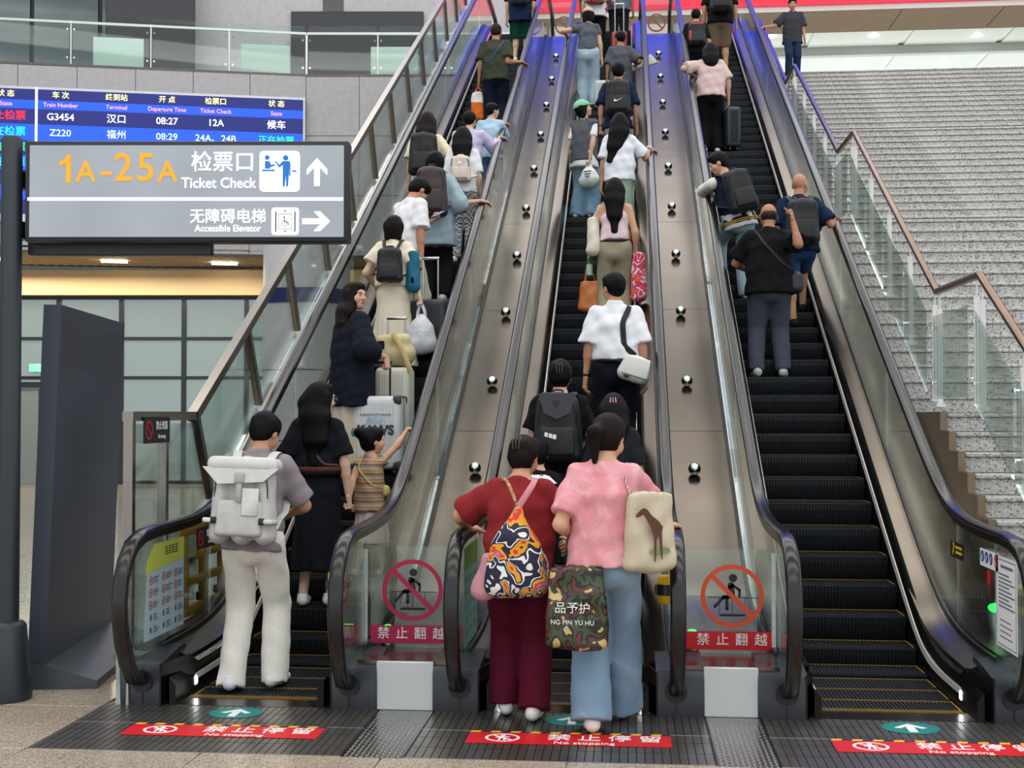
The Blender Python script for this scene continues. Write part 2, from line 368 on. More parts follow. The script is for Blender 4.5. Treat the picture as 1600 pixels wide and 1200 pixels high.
for u0, ang, lab in ((-4.48, A1, 'pale mint panel behind the railing at the far left'), (-1.38, A1, 'pale mint panel behind the railing left of the black screen'), (1.35, .0927, 'pale mint panel behind the railing next to the left escalator')):
    o = thing('pale_panel', lab, 'board', (OX, OY, ZT), ang)  # plain pale mint panel on two legs
    MB().rbox((u0 + .5, .6, .5), (1.05, .03, .62), .02, 2).build('panel', MINT, o); MB().box(u0 + .1, u0 + .13, .6, .64, 0, .6).box(u0 + .87, u0 + .9, .6, .64, 0, .6).build('leg', ALU, o)
dm = thing('dome_camera', 'white dome security camera on the stone wall', 'camera', (-4.35, 26.0 + 3.6, 10.35))
MB().lathe([(.05, .25), (.09, .22), (.13, .12), (.13, 0), (.11, -.01)], (0, 0, 0), 14).build('housing', WHITEP, dm); MB().ball((0, 0, 0), .1).build('lens_dome', mat('dome_dark', '#3b3f45', .1), dm); MB().box(-.03, .03, 0, .4, .2, .26).build('bracket', WHITEP, dm)
# slatted soffit, beam and glazed wall of the ground floor
so = thing('ceiling_slatted', 'slatted wooden soffit under the stone facade', 'ceiling', (OX, OY, 5.05), A1, kind='structure')
MB().box(-13, 6, 0, 3.4, .06, .1).build('backing', mat('soffit_dark', '#1d1a17', .8), so)
slm = MB().box(-.065, .065, 0, 3.3, .03, .042).mesh('slat', mat('slat_wood', '#b39c7c', .5))
for i in range(88):
    q = link('slat', slm, so, (-13 + i * .215, .02, 0)); q.rotation_euler = (0, 0, -.5)
for u in (-9.8, -6.6, -4.2, -1.8, .6): tag(MB().box(u - .28, u + .28, 1.7, 1.82, -.02, .03).build('soffit_lamp', mat('warm_lamp', '#ffe9bd', .4, emit=9), so), 'warm lit lamp')
gw = thing('window_1', 'dark framed glazed wall at the back of the ground floor hall', 'glazed wall', (-11.25, 28.6, 0), .0927, kind='structure')
MB().box(-7, 8.5, -.35, .1, 4.42, 5.0).build('beam', mat('cream_beam', '#d8bf96', .5), gw)
FRM = mat('mullion_dark', '#33373a', .35, .6)
mu = MB().box(-.05, .05, -.06, .06, 0, 4.42).mesh('mullion', FRM)
for i in range(-4, 7): link('mullion', mu, gw, (-.62 + i * 1.47, 0, 0))
for z in (.05, 2.5, 3.42, 4.38): MB().box(-7, 8.5, -.05, .05, z - .04, z + .04).build('transom', FRM, gw)
for i in range(-4, 6):
    for z0, z1 in ((.1, 2.46), (2.54, 3.38), (3.46, 4.34)):
        MB().box(-.57 + i * 1.47, .80 + i * 1.47, -.008, .008, z0, z1).build('pane', GLW, gw)
struct('wall_back', MB().box(-30, 2, 34.5, 34.8, 0, 9), mat('inner_wall', '#8f9a99', .7), 'pale inner wall behind the glazed front', 'wall')
struct('wall_side_left', MB().box(-24, -23.7, 0, 36, 0, 14), mat('inner_wall', '#8f9a99'), 'side wall at far left', 'wall')
dr = thing('door_1', 'grey glass service door with dark frame under the exit sign', 'door', (-13.75, 28.3, 0), .0927, kind='structure')
MB().box(-.75, -.67, -.06, .06, 0, 2.35).box(.67, .75, -.06, .06, 0, 2.35).box(-.75, .75, -.06, .06, 2.27, 2.4).build('frame', FRM, dr)
for s in (-1, 1): MB().box(min(.02 * s, .66 * s), max(.02 * s, .66 * s), -.02, .02, .02, 2.26).build('leaf', mat('door_grey', '#7d8a8a', .3), dr)
MB().box(.3, .55, -.035, -.025, .95, 1.35).build('notice', mat('notice_yellow', '#d9c23a', .5), dr); MB().tube([(.1, -.06, .9), (.1, -.06, 1.3)], .015, 8).build('handle', ALU, dr)
ex = thing('exit_sign', 'small lit green exit sign above the service door', 'sign', (-13.7, 28.2, 2.72), .0927)
MB().rbox((0, 0, 0), (.5, .06, .2), .01, 1).build('case', ALU, ex); MB().box(-.23, .23, -.04, -.03, -.08, .08).build('face', mat('exit_green', '#59e08a', .4, emit=1.6), ex)
# round column behind the left escalator
co = thing('column', 'round pale grey column with dark blue band behind the left barrier', 'column', (-5.6, 21.5, 0), kind='structure')
MB().lathe([(.75, 0), (.75, 4.9)], (0, 0, 0), 32).build('shaft', mat('column_panel', '#c9c8cc', .35, noise=(1, .05)), co); MB().lathe([(.765, 3.55), (.765, 3.8)], (0, 0, 0), 32).build('blue_band', mat('band_blue', '#1f2f6b', .4), co)
for z in (1.2, 2.4): MB().lathe([(.753, z), (.753, z + .015)], (0, 0, 0), 32).build('joint', FRM, co)
# ------------------------------------------------------------------ escalators
TT = .57735; YI = 8.197; CX = (-2.172, -.345, 1.455)
def sp(u, w): u = u / w; return w * (u if u > 30 else math.log1p(math.exp(u)))
def curve(zf, dz, w=.25, top=None):
    """height along an escalator: zf on the lower flat, dz above the nosing line on the incline"""
    yi = YI + (zf - dz) / TT; yj = yi + (ZT + .02 + ((top if top is not None else zf) - zf)) / TT
    return lambda y: zf + TT * (sp(y - yi, w) - sp(y - yj, w))
G = curve(0, 0, .12)
def pth(c, y0, y1, n=70):
    ys = sorted(set([y0, y1] + list(np.linspace(y0, 10.5, 26)) + list(np.linspace(10.5, 22, 6)) + list(np.linspace(22, y1, 22))))
    return [(float(y), c(y)) for y in ys if y0 <= y <= y1]
STEPD, STEPY0 = .2951, 8.4186; HWS = .405
def step_mesh():
    m = MB(); n = 36; p = 2 * HWS / n
    for i in range(n):                                   # ribs run over the tread and down the riser
        x = -HWS + i * p + p * .2; x1 = x + p * .55
        rp = [(.075, -.235), (.046, -.175), (.022, -.115), (.006, -.055), (0, 0), (STEPD, 0)]; v = []
        for yy, zz in rp: v += [(x, yy, zz), (x1, yy, zz), (x, yy + .012, zz - .008), (x1, yy + .012, zz - .008)]
        f = []
        for q in range(5): f += [(4 * q, 4 * q + 1, 4 * q + 5, 4 * q + 4), (4 * q, 4 * q + 4, 4 * q + 6, 4 * q + 2), (4 * q + 1, 4 * q + 3, 4 * q + 7, 4 * q + 5)]
        m.add(v, f, 0)
    bp = [(.085, -.24), (.056, -.18), (.032, -.12), (.016, -.06), (.010, -.008), (STEPD + .03, -.008), (STEPD + .03, -.24)]
    m.prism([(-HWS, y_, z_) for y_, z_ in bp], (2 * HWS, 0, 0), 1)
    m.box(-HWS + .01, HWS - .01, STEPD - .022, STEPD - .012, -.008, .0012, 2); m.box(-HWS, HWS, -.003, .012, -.012, -.004, 0)
    for s in (-1, 1): m.box(min(s * (HWS - .004), s * (HWS - .016)), max(s * (HWS - .004), s * (HWS - .016)), .05, STEPD - .01, -.008, .0015, 2)
    return m.mesh('step', [mat('step_rib', '#33373c', .42, .7), mat('step_groove', '#07080a', .6), YEL], None)
STM = step_mesh()
XG = .60                                                  # glass and handrail offset from the centre line
cD = curve(.25, .15); cH = curve(1.0, .945, .22, 1.0); cO = curve(.27, -.135, .25, .1)
def dcurve(yc, z0, zt, s):
    """the handrail's turn at a newel, from the inlet up to the straight run; s=-1 at the lower end"""
    pts = [(.10, .15), (.01, .142), (-.085, .17), (-.17, .27), (-.235, .40), (-.27, .52), (-.28, .63), (-.26, .75), (-.20, .86), (-.105, .945), (.03, .988), (.22, 1.0), (.40, 1.0)]
    return [(yc - s * q[0], z0 + q[1] * zt) for q in pts]
LOW = dcurve(6.93, 0, 1, -1); HI = dcurve(26.0, ZT, 1, 1)[::-1]
RAILP = LOW + [p for p in pth(cH, 7.45, 25.4)] + HI
def make_esc(ci, cx):
    lab = ['left escalator with black ribbed steps beside the sign post', 'middle escalator with black ribbed steps between two steel decks', 'right escalator with black ribbed steps beside the granite staircase'][ci]
    e = thing('escalator', lab, 'escalator', (cx, 7.2, 0), group='three parallel escalators')
    def P(mb, name, m, sm=40, label=None):
        o = mb.build(name, m, e, sm); o.location = (0, -7.2, 0)
        if label: o['label'] = label
        return o
    for k in range(-4, 54):
        y = STEPY0 + STEPD * k; link('step', STM, e, (0, y - 7.2, G(y)))
    P(MB().box(-.42, .42, 7.02, 7.225, -.02, .004), 'comb_plate', STEELDK)
    P(MB().box(-.42, .42, 24.3, 25.9, ZT - .05, ZT + .012), 'top_plate', STEELDK)
    cm = MB()
    for i in range(60): cm.box(-.4 + i * .0133, -.4 + i * .0133 + .006, 7.20, 7.26, .003, .009)
    P(cm, 'comb_teeth', YEL, 0, 'row of yellow comb teeth')['kind'] = 'stuff'
    for s in (-1, 1):
        X = lambda *a: [(s * x, w) for x, w in a]
        P(MB().sweep(pth(G, 7.02, 25), X((.412, -.28), (.45, -.28), (.45, .16), (.412, .11))), 'skirt', mat('skirt_black', '#121315', .22, .4))
        P(MB().sweep(pth(curve(.10, .085, .15), 7.35, 24.8), X((.395, -.012), (.425, -.014), (.432, .016), (.405, .014))), 'deflector_strip', mat('deflector', '#d9d2c8', .35, .6), label='pale metal brush strip along the steps')
        P(MB().sweep(pth(cD, 7.28, 25.2), X((.43, -.05), (.43, -.02), (.55, .03), (.57, .03), (.57, -.08))), 'inner_deck', DECK)
        P(MB().sweep(pth(cD, 7.28, 25.2), X((.572, -.10), (.572, .055), (.590, .055), (.590, -.10))), 'gasket', BLACK)
        P(MB().sweep(pth(cO, 7.3, 25.2), X((.612, -.05), (.612, .04), (.632, .04), (.632, -.05))), 'outer_gasket', BLACK)
        # glass sheets
        ys = [7.34] + [8.15 + 2.16 * i for i in range(8)] + [25.3]
        for a, b in zip(ys, ys[1:]):
            yy = list(np.linspace(a + .006, b - .006, 9 if a < 9 or a > 22 else 3)); m = MB(); v = []
            for y in yy: v += [(s * XG - .006, y, cD(y) - .25), (s * XG - .006, y, cH(y) - .03), (s * XG + .006, y, cD(y) - .25), (s * XG + .006, y, cH(y) - .03)]
            f = []
            for i in range(len(yy) - 1):
                q = 4 * i; f += [(q, q + 4, q + 5, q + 1), (q + 2, q + 3, q + 7, q + 6), (q + 1, q + 5, q + 7, q + 3), (q, q + 2, q + 6, q + 4)]
            f += [(0, 1, 3, 2), (4 * len(yy) - 4, 4 * len(yy) - 2, 4 * len(yy) - 1, 4 * len(yy) - 3)]
            P(m.add(v, f), 'glass_panel', GL, 0)
        dn = [(s * XG - .006, y + (.03 if i < 8 else 0), z - (.0 if i < 6 else .025)) for i, (y, z) in enumerate(LOW[1:])] + [(s * XG - .006, 7.335, .972), (s * XG - .006, 7.335, .14)]
        P(MB().prism(dn, (.012, 0, 0)), 'newel_glass', GLG, 0)
        # handrail: flat oval rubber belt, and the steel guide it slides on
        hr = [(s * XG + .042 * math.cos(a), .020 * math.sin(a)) for a in np.linspace(0, 2 * math.pi, 14, endpoint=False)]
        P(MB().sweep(RAILP, hr), 'handrail', RUBBER, 60)
        P(MB().sweep(RAILP[1:-1], X((XG - .03, -.055), (XG + .03, -.055), (XG + .034, -.012), (XG - .034, -.012))), 'rail_guide', mat('guide_dark', '#1d1916', .3, .3))
        # newel base
        x0, x1 = sorted((s * .49, s * .752))
        nb = MB(); xm = (x0 + x1) / 2; hw = (x1 - x0) / 2
        nb.prism([(x0, 7.005, 0), (x0, 7.40, 0), (x0, 7.40, .285), (x0, 7.30, .285), (x0, 7.03, .245), (x0, 7.0, .20)], (x1 - x0, 0, 0))
        n_ = P(nb, 'newel_base', CHAR)
        il = MB().lathe([(.052, -.02), (.062, -.02), (.062, .02), (.03, .02)], (s * XG, 7.0, .14), 14, axis=(0, -1, 0)); il.build('rail_inlet', BLACK, n_)
        MB().box(s * XG - .001, s * XG + .001, 6.994, 7.0, .01, .235).build('seam', BLACK, n_)
        # skirt lamp by the comb
        P(MB().rbox((s * .425, 7.36, .075), (.035, .05, .06), .01, 2), 'skirt_lamp', mat('lamp_white', '#f4f8ff', .3, emit=9))
        P(MB().prism([(s * .412, 7.24, 0), (s * .49, 7.0, 0), (s * .49, 7.0, .24), (s * .43, 7.3, .24), (s * .412, 7.4, .18)], (s * .01, 0, 0)), 'skirt_flare', mat('skirt_black'))
    return e
ESC = [make_esc(i, c) for i, c in enumerate(CX)]
# ------------------------------------------------------------------ steel decks with ball studs between the escalators
ball = MB().ball((0, 0, 0), .052, 18, 12).mesh('ball', CHROME, 60); neck = MB().lathe([(.06, -.05), (.055, -.044)], (0, 0, 0), 18).mesh('collar', STEEL)
def deck(x0, x1, label, studs=True, w0=None):
    d = thing('steel_deck', label, 'deck', ((x0 + x1) / 2, 7.05, 0), group='steel decks beside the escalators'); xm = (x0 + x1) / 2; h = (x1 - x0) / 2
    ys = [7.06, 8.95, 11.05, 13.2, 15.35, 17.5, 19.65, 21.8, 23.7, 25.3]
    for a, b in zip(ys, ys[1:]):
        p = [q for q in pth(cO, a + .003, b - .003)]
        if len(p) < 3: p = [(y, cO(y)) for y in np.linspace(a + .003, b - .003, 4)]
        o = MB().sweep(p, [(-h, -.03), (-h, 0), (h, 0), (h, -.03)]).build('deck_panel', DECK, d, 30); o.location = (0, -7.05, 0)
    if studs:
        for k in range(11):
            y = 10.45 + 1.31 * k
            if y > 23.4: continue
            b = link('ball_stud', ball, d, (-.02, y - 7.05 - .03, cO(y) + .045)); link('collar', neck, b, (0, .006, -.012)).rotation_euler = (.52, 0, 0)
    f = MB().rbox((0, 7.035 - 7.05, .135), (2 * h - .24, .03, .27), .004, 1).build('front_cover', mat('brushed_cover', '#dfe2e0', .45, .3, noise=(1.2, .06)), d)
    return d
deck(CX[0] + .632, CX[1] - .632, 'brushed steel deck with ball studs between the left and middle escalators')
deck(CX[1] + .632, CX[2] - .632, 'brushed steel deck with ball studs between the middle and right escalators')
deck(CX[0] - .80, CX[0] - .632, 'narrow steel deck along the outer side of the left escalator', False)
deck(CX[2] + .632, CX[2] + 1.0, 'narrow steel deck between the right escalator and the staircase', False)
tr = MB()
for cx in (CX[0],): pass
# ------------------------------------------------------------------ landing plates
PLM = mat('landing_plate', '#9a948c', .30, .9, noise=(5, .15)); PLD = mat('plate_groove', '#15140f', .5, .3)
CHK = mat('checker_plate', '#8f8c88', .25, 1)
for x0, x1, lab in ((-2.99, -1.40, 'ribbed dark steel landing plate before the left escalator'), (-1.09, .415, 'ribbed dark steel landing plate before the middle escalator'), (.715, 2.25, 'ribbed dark steel landing plate before the right escalator')):
    p = thing('landing_plate', lab, 'floor plate', ((x0 + x1) / 2, 6.5, 0), group='steel landing plates'); h = (x1 - x0) / 2
    MB().box(-h, h, -.45, .56, -.012, -.002).build('base', PLD, p); m = MB(); n = int(2 * h / .0415)
    for i in range(n):
        for j in range(5):
            x = -h + .006 + i * (2 * h - .012) / n; y = -.445 + j * .2; m.box(x, x + (2 * h) / n - .006, y, y + .194, -.004, .0015)
    m.build('plate_ribs', PLM, p, 0)['kind'] = 'stuff'
    MB().box(-h, h, -.452, -.446, -.01, .003).box(-h, h, .10, .104, -.004, .0025).build('edge_strip', ALU, p)
for x0, x1, lab in ((-1.40, -1.09, 'steel checker plate between the left and middle landing plates'), (.415, .715, 'steel checker plate between the middle and right landing plates')):
    p = thing('checker_plate', lab, 'floor plate', ((x0 + x1) / 2, 6.5, 0), group='checker plates'); h = (x1 - x0) / 2
    MB().box(-h + .004, h - .004, -.45, .545, -.012, 0).build('base', CHK, p); m = MB()
    for i in range(11):
        for j in range(36):
            x = -h + .02 + i * .026; y = -.44 + j * .027; a = .5 if (i + j) % 2 else -.5; c, s_ = math.cos(a) * .011, math.sin(a) * .011
            m.add([(x - c, y - s_, 0), (x + s_ * .35, y - c * .35, 0), (x + c, y + s_, 0), (x - s_ * .35, y + c * .35, 0), (x, y, .0022)], [(0, 1, 4), (1, 2, 4), (2, 3, 4), (3, 0, 4)])
    m.build('tread_pattern', CHK, p, 0)['kind'] = 'stuff'
# ------------------------------------------------------------------ tall barrier left of the left escalator
BX = -3.1
ba = thing('glass_barrier', 'tall steel framed glass barrier climbing beside the left escalator', 'barrier', (BX, 7.56, 0))
def B(y, z, dx=0): return (dx, y - 7.56, z)
sl = (math.cos(math.atan(TT)), math.sin(math.atan(TT)))
def flat(m, a, b, w=.07, t=.03): return m.tube([a, b], [(t, w / 2)] * 2, 4, side=(1, 0, 0))
m = MB(); m.sweep([(0, 1.65), (1.18, 1.65)], [(-.035, -.03), (.035, -.03), (.035, .03), (-.035, .03)])
top1 = (24.0, 1.65 + (24 - 8.74) * .5774)
m.sweep([(8.72 - 7.56, 1.64), (top1[0] - 7.56, top1[1])], [(-.035, -.035), (.035, -.035), (.035, .035), (-.035, .035)]); m.build('top_rail', STEEL, ba)
MB().sweep([(8.95 - 7.56, .78), (top1[0] - 7.56, .78 + (24 - 8.95) * .5774)], [(-.03, -.03), (.03, -.03), (.03, .03), (-.03, .03)]).build('bottom_rail', STEEL, ba)
for y in (7.59, 8.16): MB().box(-.03, .03, y - 7.56 - .025, y - 7.56 + .025, 0, 1.63).build('post', STEEL, ba)
for i in range(13):
    y = 8.78 + 1.22 * i; z = 1.62 + (y - 8.74) * .5774; L = .80 * sl[0]
    MB().sweep([(y - 7.56, z), (y - 7.56 + L * sl[1], z - L * sl[0])], [(-.028, -.028), (.028, -.028), (.028, .028), (-.028, .028)]).build('post', STEEL, ba)
    y2 = y + 1.22; z2 = z + 1.22 * .5774; d = (L * sl[1], -L * sl[0])
    MB().prism([B(y + .04, z - .02, -.006), B(y2 - .04, z2 - .06, -.006), B(y2 - .04 + d[0], z2 - .06 + d[1], -.006), B(y + .04 + d[0], z - .02 + d[1], -.006)], (.012, 0, 0)).build('glass_panel', GL, ba, 0)
MB().box(-.006, .006, .06, .57, .1, 1.6).build('glass_panel', GL, ba, 0); MB().box(-.006, .006, .63, 1.2, .1, 1.6).build('glass_panel', GL, ba, 0)
MB().prism([B(8.74, 1.6, -.006), B(8.74, .1, -.006), B(9.5, .1, -.006), B(9.3, .85, -.006)], (.012, 0, 0)).build('glass_panel', GL, ba, 0)
# ------------------------------------------------------------------ flat print helpers (x, z plane, facing -y)
class FP(MB):
    def poly(s, pts, d=0.0, t=.002, mi=0): return s.prism([(x, -d - t, z) for x, z in pts], (0, t, 0), mi)
    def rect(s, x0, x1, z0, z1, d=0, t=.002, mi=0): return s.poly([(x0, z0), (x1, z0), (x1, z1), (x0, z1)], d, t, mi)
    def disc(s, x, z, r, d=0, t=.002, n=24, rz=None, mi=0): return s.poly([(x + r * math.cos(2 * math.pi * k / n), z + (rz or r) * math.sin(2 * math.pi * k / n)) for k in range(n)], d, t, mi)
    def ring(s, x, z, r0, r1, d=0, t=.002, n=36, mi=0, kz=1):
        for k in range(n):
            a, b = 2 * math.pi * k / n, 2 * math.pi * (k + 1) / n
            s.poly([(x + r0 * math.cos(a), z + kz * r0 * math.sin(a)), (x + r1 * math.cos(a), z + kz * r1 * math.sin(a)), (x + r1 * math.cos(b), z + kz * r1 * math.sin(b)), (x + r0 * math.cos(b), z + kz * r0 * math.sin(b))], d, t, mi)
        return s
    def bar(s, x0, z0, x1, z1, w, d=0, t=.002, mi=0, round_=False):
        l = math.hypot(x1 - x0, z1 - z0); nx, nz = -(z1 - z0) / l * w / 2, (x1 - x0) / l * w / 2
        s.poly([(x0 + nx, z0 + nz), (x0 - nx, z0 - nz), (x1 - nx, z1 - nz), (x1 + nx, z1 + nz)], d, t, mi)
        if round_: s.disc(x0, z0, w / 2, d, t, 12, mi=mi); s.disc(x1, z1, w / 2, d, t, 12, mi=mi)
        return s
    def rrect(s, x0, x1, z0, z1, r, d=0, t=.002, mi=0):
        p = []
        for cx, cz, a0 in ((x1 - r, z1 - r, 0), (x0 + r, z1 - r, 90), (x0 + r, z0 + r, 180), (x1 - r, z0 + r, 270)):
            p += [(cx + r * math.cos(math.radians(a0 + 90 * i / 5)), cz + r * math.sin(math.radians(a0 + 90 * i / 5))) for i in range(6)]
        return s.poly(p, d, t, mi)
GLOWW = mat('backlit_white', '#f6fbff', .4, emit=.55); GLOWO = mat('backlit_orange', '#f59a00', .4, emit=.42); BLUEP = mat('print_blue', '#1666b8', .5, emit=.35)
PINK = mat('print_red_pink', '#b81f4c', .45); ORED = mat('print_orange_red', '#e4512c', .45); REDP = mat('print_red', '#d3141f', .4); WHT = mat('print_white', '#f0f0ee', .45); PBLK = mat('print_black', '#1b1b1d', .5)
# ------------------------------------------------------------------ lit direction sign on its post
sg = thing('direction_sign', 'lit grey ticket check direction sign on a dark post', 'sign', (-3.62, 7.08, 0), .0927)
def SX(px): return (px - 17) * .003741
def SZ(py): return 1.8396 + (600 - py) * .003741
GUN = mat('gunmetal', '#2f353b', .4, .3, noise=(4, .1))
MB().lathe([(.063, .4), (.060, 3.28), (.05, 3.3)], (0, 0, 0), 24).build('post', GUN, sg)
MB().lathe([(.138, 0), (.14, .03), (.105, .43), (.09, .45), (.065, .46)], (0, 0, 0), 20).build('post_base', GUN, sg)
MB().rbox((.61, .12, 2.905), (1.10, .06, .59), .008, 1).box(-.02, .06, .0, .12, 2.7, 2.8).box(-.02, .06, 0, .12, 3.0, 3.1).build('bracket', GUN, sg)
bxo = MB().rbox((SX(296), .02, SZ(298)), (1.90, .13, .595), .012, 2).build('light_box', mat('sign_frame', '#141619', .35), sg)
FP().rect(SX(50), SX(542), SZ(370), SZ(226), .047, .003).build('sign_face', mat('sign_face_grey', '#8c939a', .5, emit=.32, noise=(1.6, .1, '#9aa1a7')), sg)
D0 = .052
def st_(s, x, y, size, m, sx=1, bold=0.0, al='CENTER'): return text(s, size, m, sg, (SX(x), -D0, SZ(y)), sx=sx, bold=bold, align=al)
P1 = FP().poly([(SX(x), SZ(y)) for x, y in ((97, 252), (105, 249), (109, 241), (114.5, 241), (114.5, 285), (107.5, 285), (107.5, 254), (97, 259))], D0 - .002, .004).build('lettering', GLOWO, sg, 0)
for ch, x, y, sz, w in (('A', 138, 269, .172, 1), ('-', 170, 266, .2, 1.25), ('2', 197, 263, .232, 1), ('5', 232, 263, .232, 1), ('A', 266, 269, .172, 1)): st_(ch, x, y, sz, GLOWO, w, .0012)
st_('检票口', 353, 254, .126, GLOWW, 1.0, .0008); st_('Ticket Check', 346, 286, .086, GLOWW, .93, .0006)
st_('无障碍电梯', 361, 339, .09, GLOWW, 1.0, .0005); st_('Accessible Elevator', 361, 357, .056, GLOWW, .88, .0003)
f = FP().rrect(SX(410), SX(473), SZ(299), SZ(235), .025, D0 - .002).rrect(SX(429), SX(472), SZ(367), SZ(324), .018, D0 - .002).rect(SX(47), SX(541), SZ(313), SZ(308), D0 - .002)
def P2(m, pts, **k): return m.poly([(SX(x), SZ(y)) for x, y in pts], **k)
P2(f, [(500, 246), (516, 264), (516, 273), (504.5, 261), (504.5, 290), (495.5, 290), (495.5, 261), (484, 273), (484, 264)], d=D0 - .002)
P2(f, [(521, 345.5), (505, 361), (495, 361), (505.5, 350), (477, 350), (477, 341), (505.5, 341), (495, 330), (505, 330)], d=D0 - .002)
f.build('white_marks', GLOWW, sg, 0)
f = FP(); f.disc(SX(422), SZ(245.5), .014, D0); P2(f, [(418.5, 251), (426, 251), (428, 257), (434, 256), (434, 258.5), (427, 260.5), (427, 263), (418.5, 263)], d=D0); f.rect(SX(414), SX(434), SZ(267), SZ(264.5), D0)
f.disc(SX(451), SZ(246), .016, D0); P2(f, [(446, 251), (457, 251), (458.5, 254), (458.5, 274), (456.3, 274), (456.3, 256), (456, 272), (455, 291), (452, 291), (451.5, 273), (449.5, 291), (446.5, 291), (446.5, 272), (446.5, 257), (441, 261.5), (434, 251.5), (435.5, 250.5), (441, 257)], d=D0); f.rect(SX(461), SX(468), SZ(268), SZ(265.5), D0)
f.build('ticket_pictogram', BLUEP, sg, 0)
f = FP()
for x in (435, 465): f.rect(SX(x), SX(x + 1.8), SZ(362), SZ(330), D0)
for a, b in (((440, 334), (461, 334)), ((440, 357), (461, 357)), ((440, 334), (440, 357)), ((461, 334), (461, 357))): f.bar(SX(a[0]), SZ(a[1]), SX(b[0]), SZ(b[1]), .003, D0)
f.disc(SX(449), SZ(339), .005, D0).bar(SX(449), SZ(341), SX(450), SZ(347), .005, D0).bar(SX(450), SZ(347), SX(455), SZ(347), .004, D0).bar(SX(455), SZ(347), SX(456), SZ(352), .004, D0).ring(SX(449.5), SZ(349), .014, .017, D0, n=14)
P2(f, [(448.5, 330.5), (450.5, 327.5), (452.5, 330.5)], d=D0); P2(f, [(448.5, 360), (450.5, 363), (452.5, 360)], d=D0)
f.build('elevator_pictogram', PBLK, sg, 0)
# ------------------------------------------------------------------ dark display stand edge-on
ds = thing('display_stand', 'tall dark grey display stand on a sloped foot beside the sign post', 'stand', (-3.57, 7.34, 0), .162)
sh_ = .08
MB().add([(-.055, 0, .1), (.05, 0, .1), (.05, 1.62, .1), (-.055, 1.62, .1), (-.055 + sh_, 0, 2.33), (.05 + sh_, 0, 2.33), (.05 + sh_, 1.62, 2.33), (-.055 + sh_, 1.62, 2.33)],
         [(3, 2, 1, 0), (4, 5, 6, 7), (0, 1, 5, 4), (1, 2, 6, 5), (2, 3, 7, 6), (3, 0, 4, 7)]).build('panel', mat('stand_grey', '#3a404c', .45, .2, noise=(3, .06)), ds)
MB().prism([(-.32, -.01, .0), (.36, -.01, 0), (.36, -.01, .05), (.05, -.01, .15), (-.05, -.01, .15), (-.32, -.01, .05)], (0, 1.66, 0)).build('foot', mat('stand_foot', '#4a5057', .4, .3), ds)
MB().add([(.0515, .06, .2), (.0515, 1.56, .2), (.0515 + sh_ * .95, 1.56, 2.25), (.0515 + sh_ * .95, .06, 2.25), (.045, .06, .2), (.045, 1.56, .2), (.045 + sh_ * .95, 1.56, 2.25), (.045 + sh_ * .95, .06, 2.25)], [(0, 1, 2, 3), (7, 6, 5, 4), (0, 4, 5, 1), (1, 5, 6, 2), (2, 6, 7, 3), (3, 7, 4, 0)]).build('screen', mat('stand_screen', '#2c303b', .35), ds)
# ------------------------------------------------------------------ departure board
db = thing('departure_board', 'large blue led departure board on the stone facade', 'board', (OX, OY, 0), A1)
MB().box(-10.2, -.02, -.16, 0, 5.62, 8.42).build('case', mat('board_frame', '#c9cbd0', .4, .6), db)
NAVY = mat('led_navy', '#07145e', .4, emit=.8); BRIGHT = mat('led_blue', '#0a44d8', .4, emit=1.0)
rows = [(8.37, 8.14, 0), (8.14, 7.96, 1), (7.96, 7.64, 0), (7.64, 7.30, 1)] + [(7.30 - .305 * i, 7.30 - .305 * (i + 1), i % 2) for i in range(5)]
for z1, z0, k in rows:
    for a, b in ((-10.15, -5.53), (-5.47, -.06)): FP().rect(a, b, z0 + .002, z1 - .002, .16, .01).build('row_panel', (NAVY, BRIGHT)[k], db, 0)
FP().rect(-5.52, -5.48, 5.64, 8.4, .16, .02).build('divider', mat('divider_pale', '#cfe0ff', .4, emit=.9), db)
TY = mat('led_yellow', '#f5f08a', .4, emit=1.2); TP = mat('led_pink', '#ff9fc0', .4, emit=.9); TW = mat('led_white', '#eef4ff', .4, emit=1.3); TR = mat('led_red', '#ff1620', .4, emit=1.4); TG = mat('led_green', '#19ff5a', .4, emit=1.2); TCY = mat('led_cyan', '#19d8ff', .4, emit=1.2)
def bt(s, u, z, size, m, sx=1, bold=0.0): return text(s, size, m, db, (u, -.175, z), sx=sx, bold=bold)
cols = (-5.0, -4.05, -2.95, -1.92, -.62)
cols = (-5.02, -3.9, -2.88, -1.88, -.62)
for u, a, b in zip(cols, ('车 次', '终到站', '开 点', '检票口', '状 态'), ('Train Number', 'Terminal', 'Departure Time', 'Ticket Check', 'State')):
    bt(a, u, 8.255, .15, TY, 1, .001); bt(b, u, 8.05, .125, TP, .95)
for u, s in zip(cols, ('G3454', '汉口', '08:27', '12A', '候车')): bt(s, u, 7.80, .2, TW, 1, .001)
for u, s in zip(cols[:4], ('Z220', '福州', '08:29', '24A、24B')): bt(s, u, 7.47, .2, mat('led_pale', '#b9d0ff', .4, emit=1.1), 1, .001)
bt('正在检票', cols[4], 7.47, .19, TG)
bt('状 态', -6.1, 8.255, .15, TY, 1, .001); bt('State', -6.1, 8.05, .125, TP)
for s, z, m in (('停止检票', 7.80, TR), ('正在检票', 7.47, TCY), ('正在检票', 7.15, TG), ('正在检票', 6.84, TCY), ('候车', 6.53, TW), ('候车', 6.23, TW), ('候车', 5.93, TW)): bt(s, -6.12 if len(s) > 2 else -5.95, z, .21, m, 1, .001)
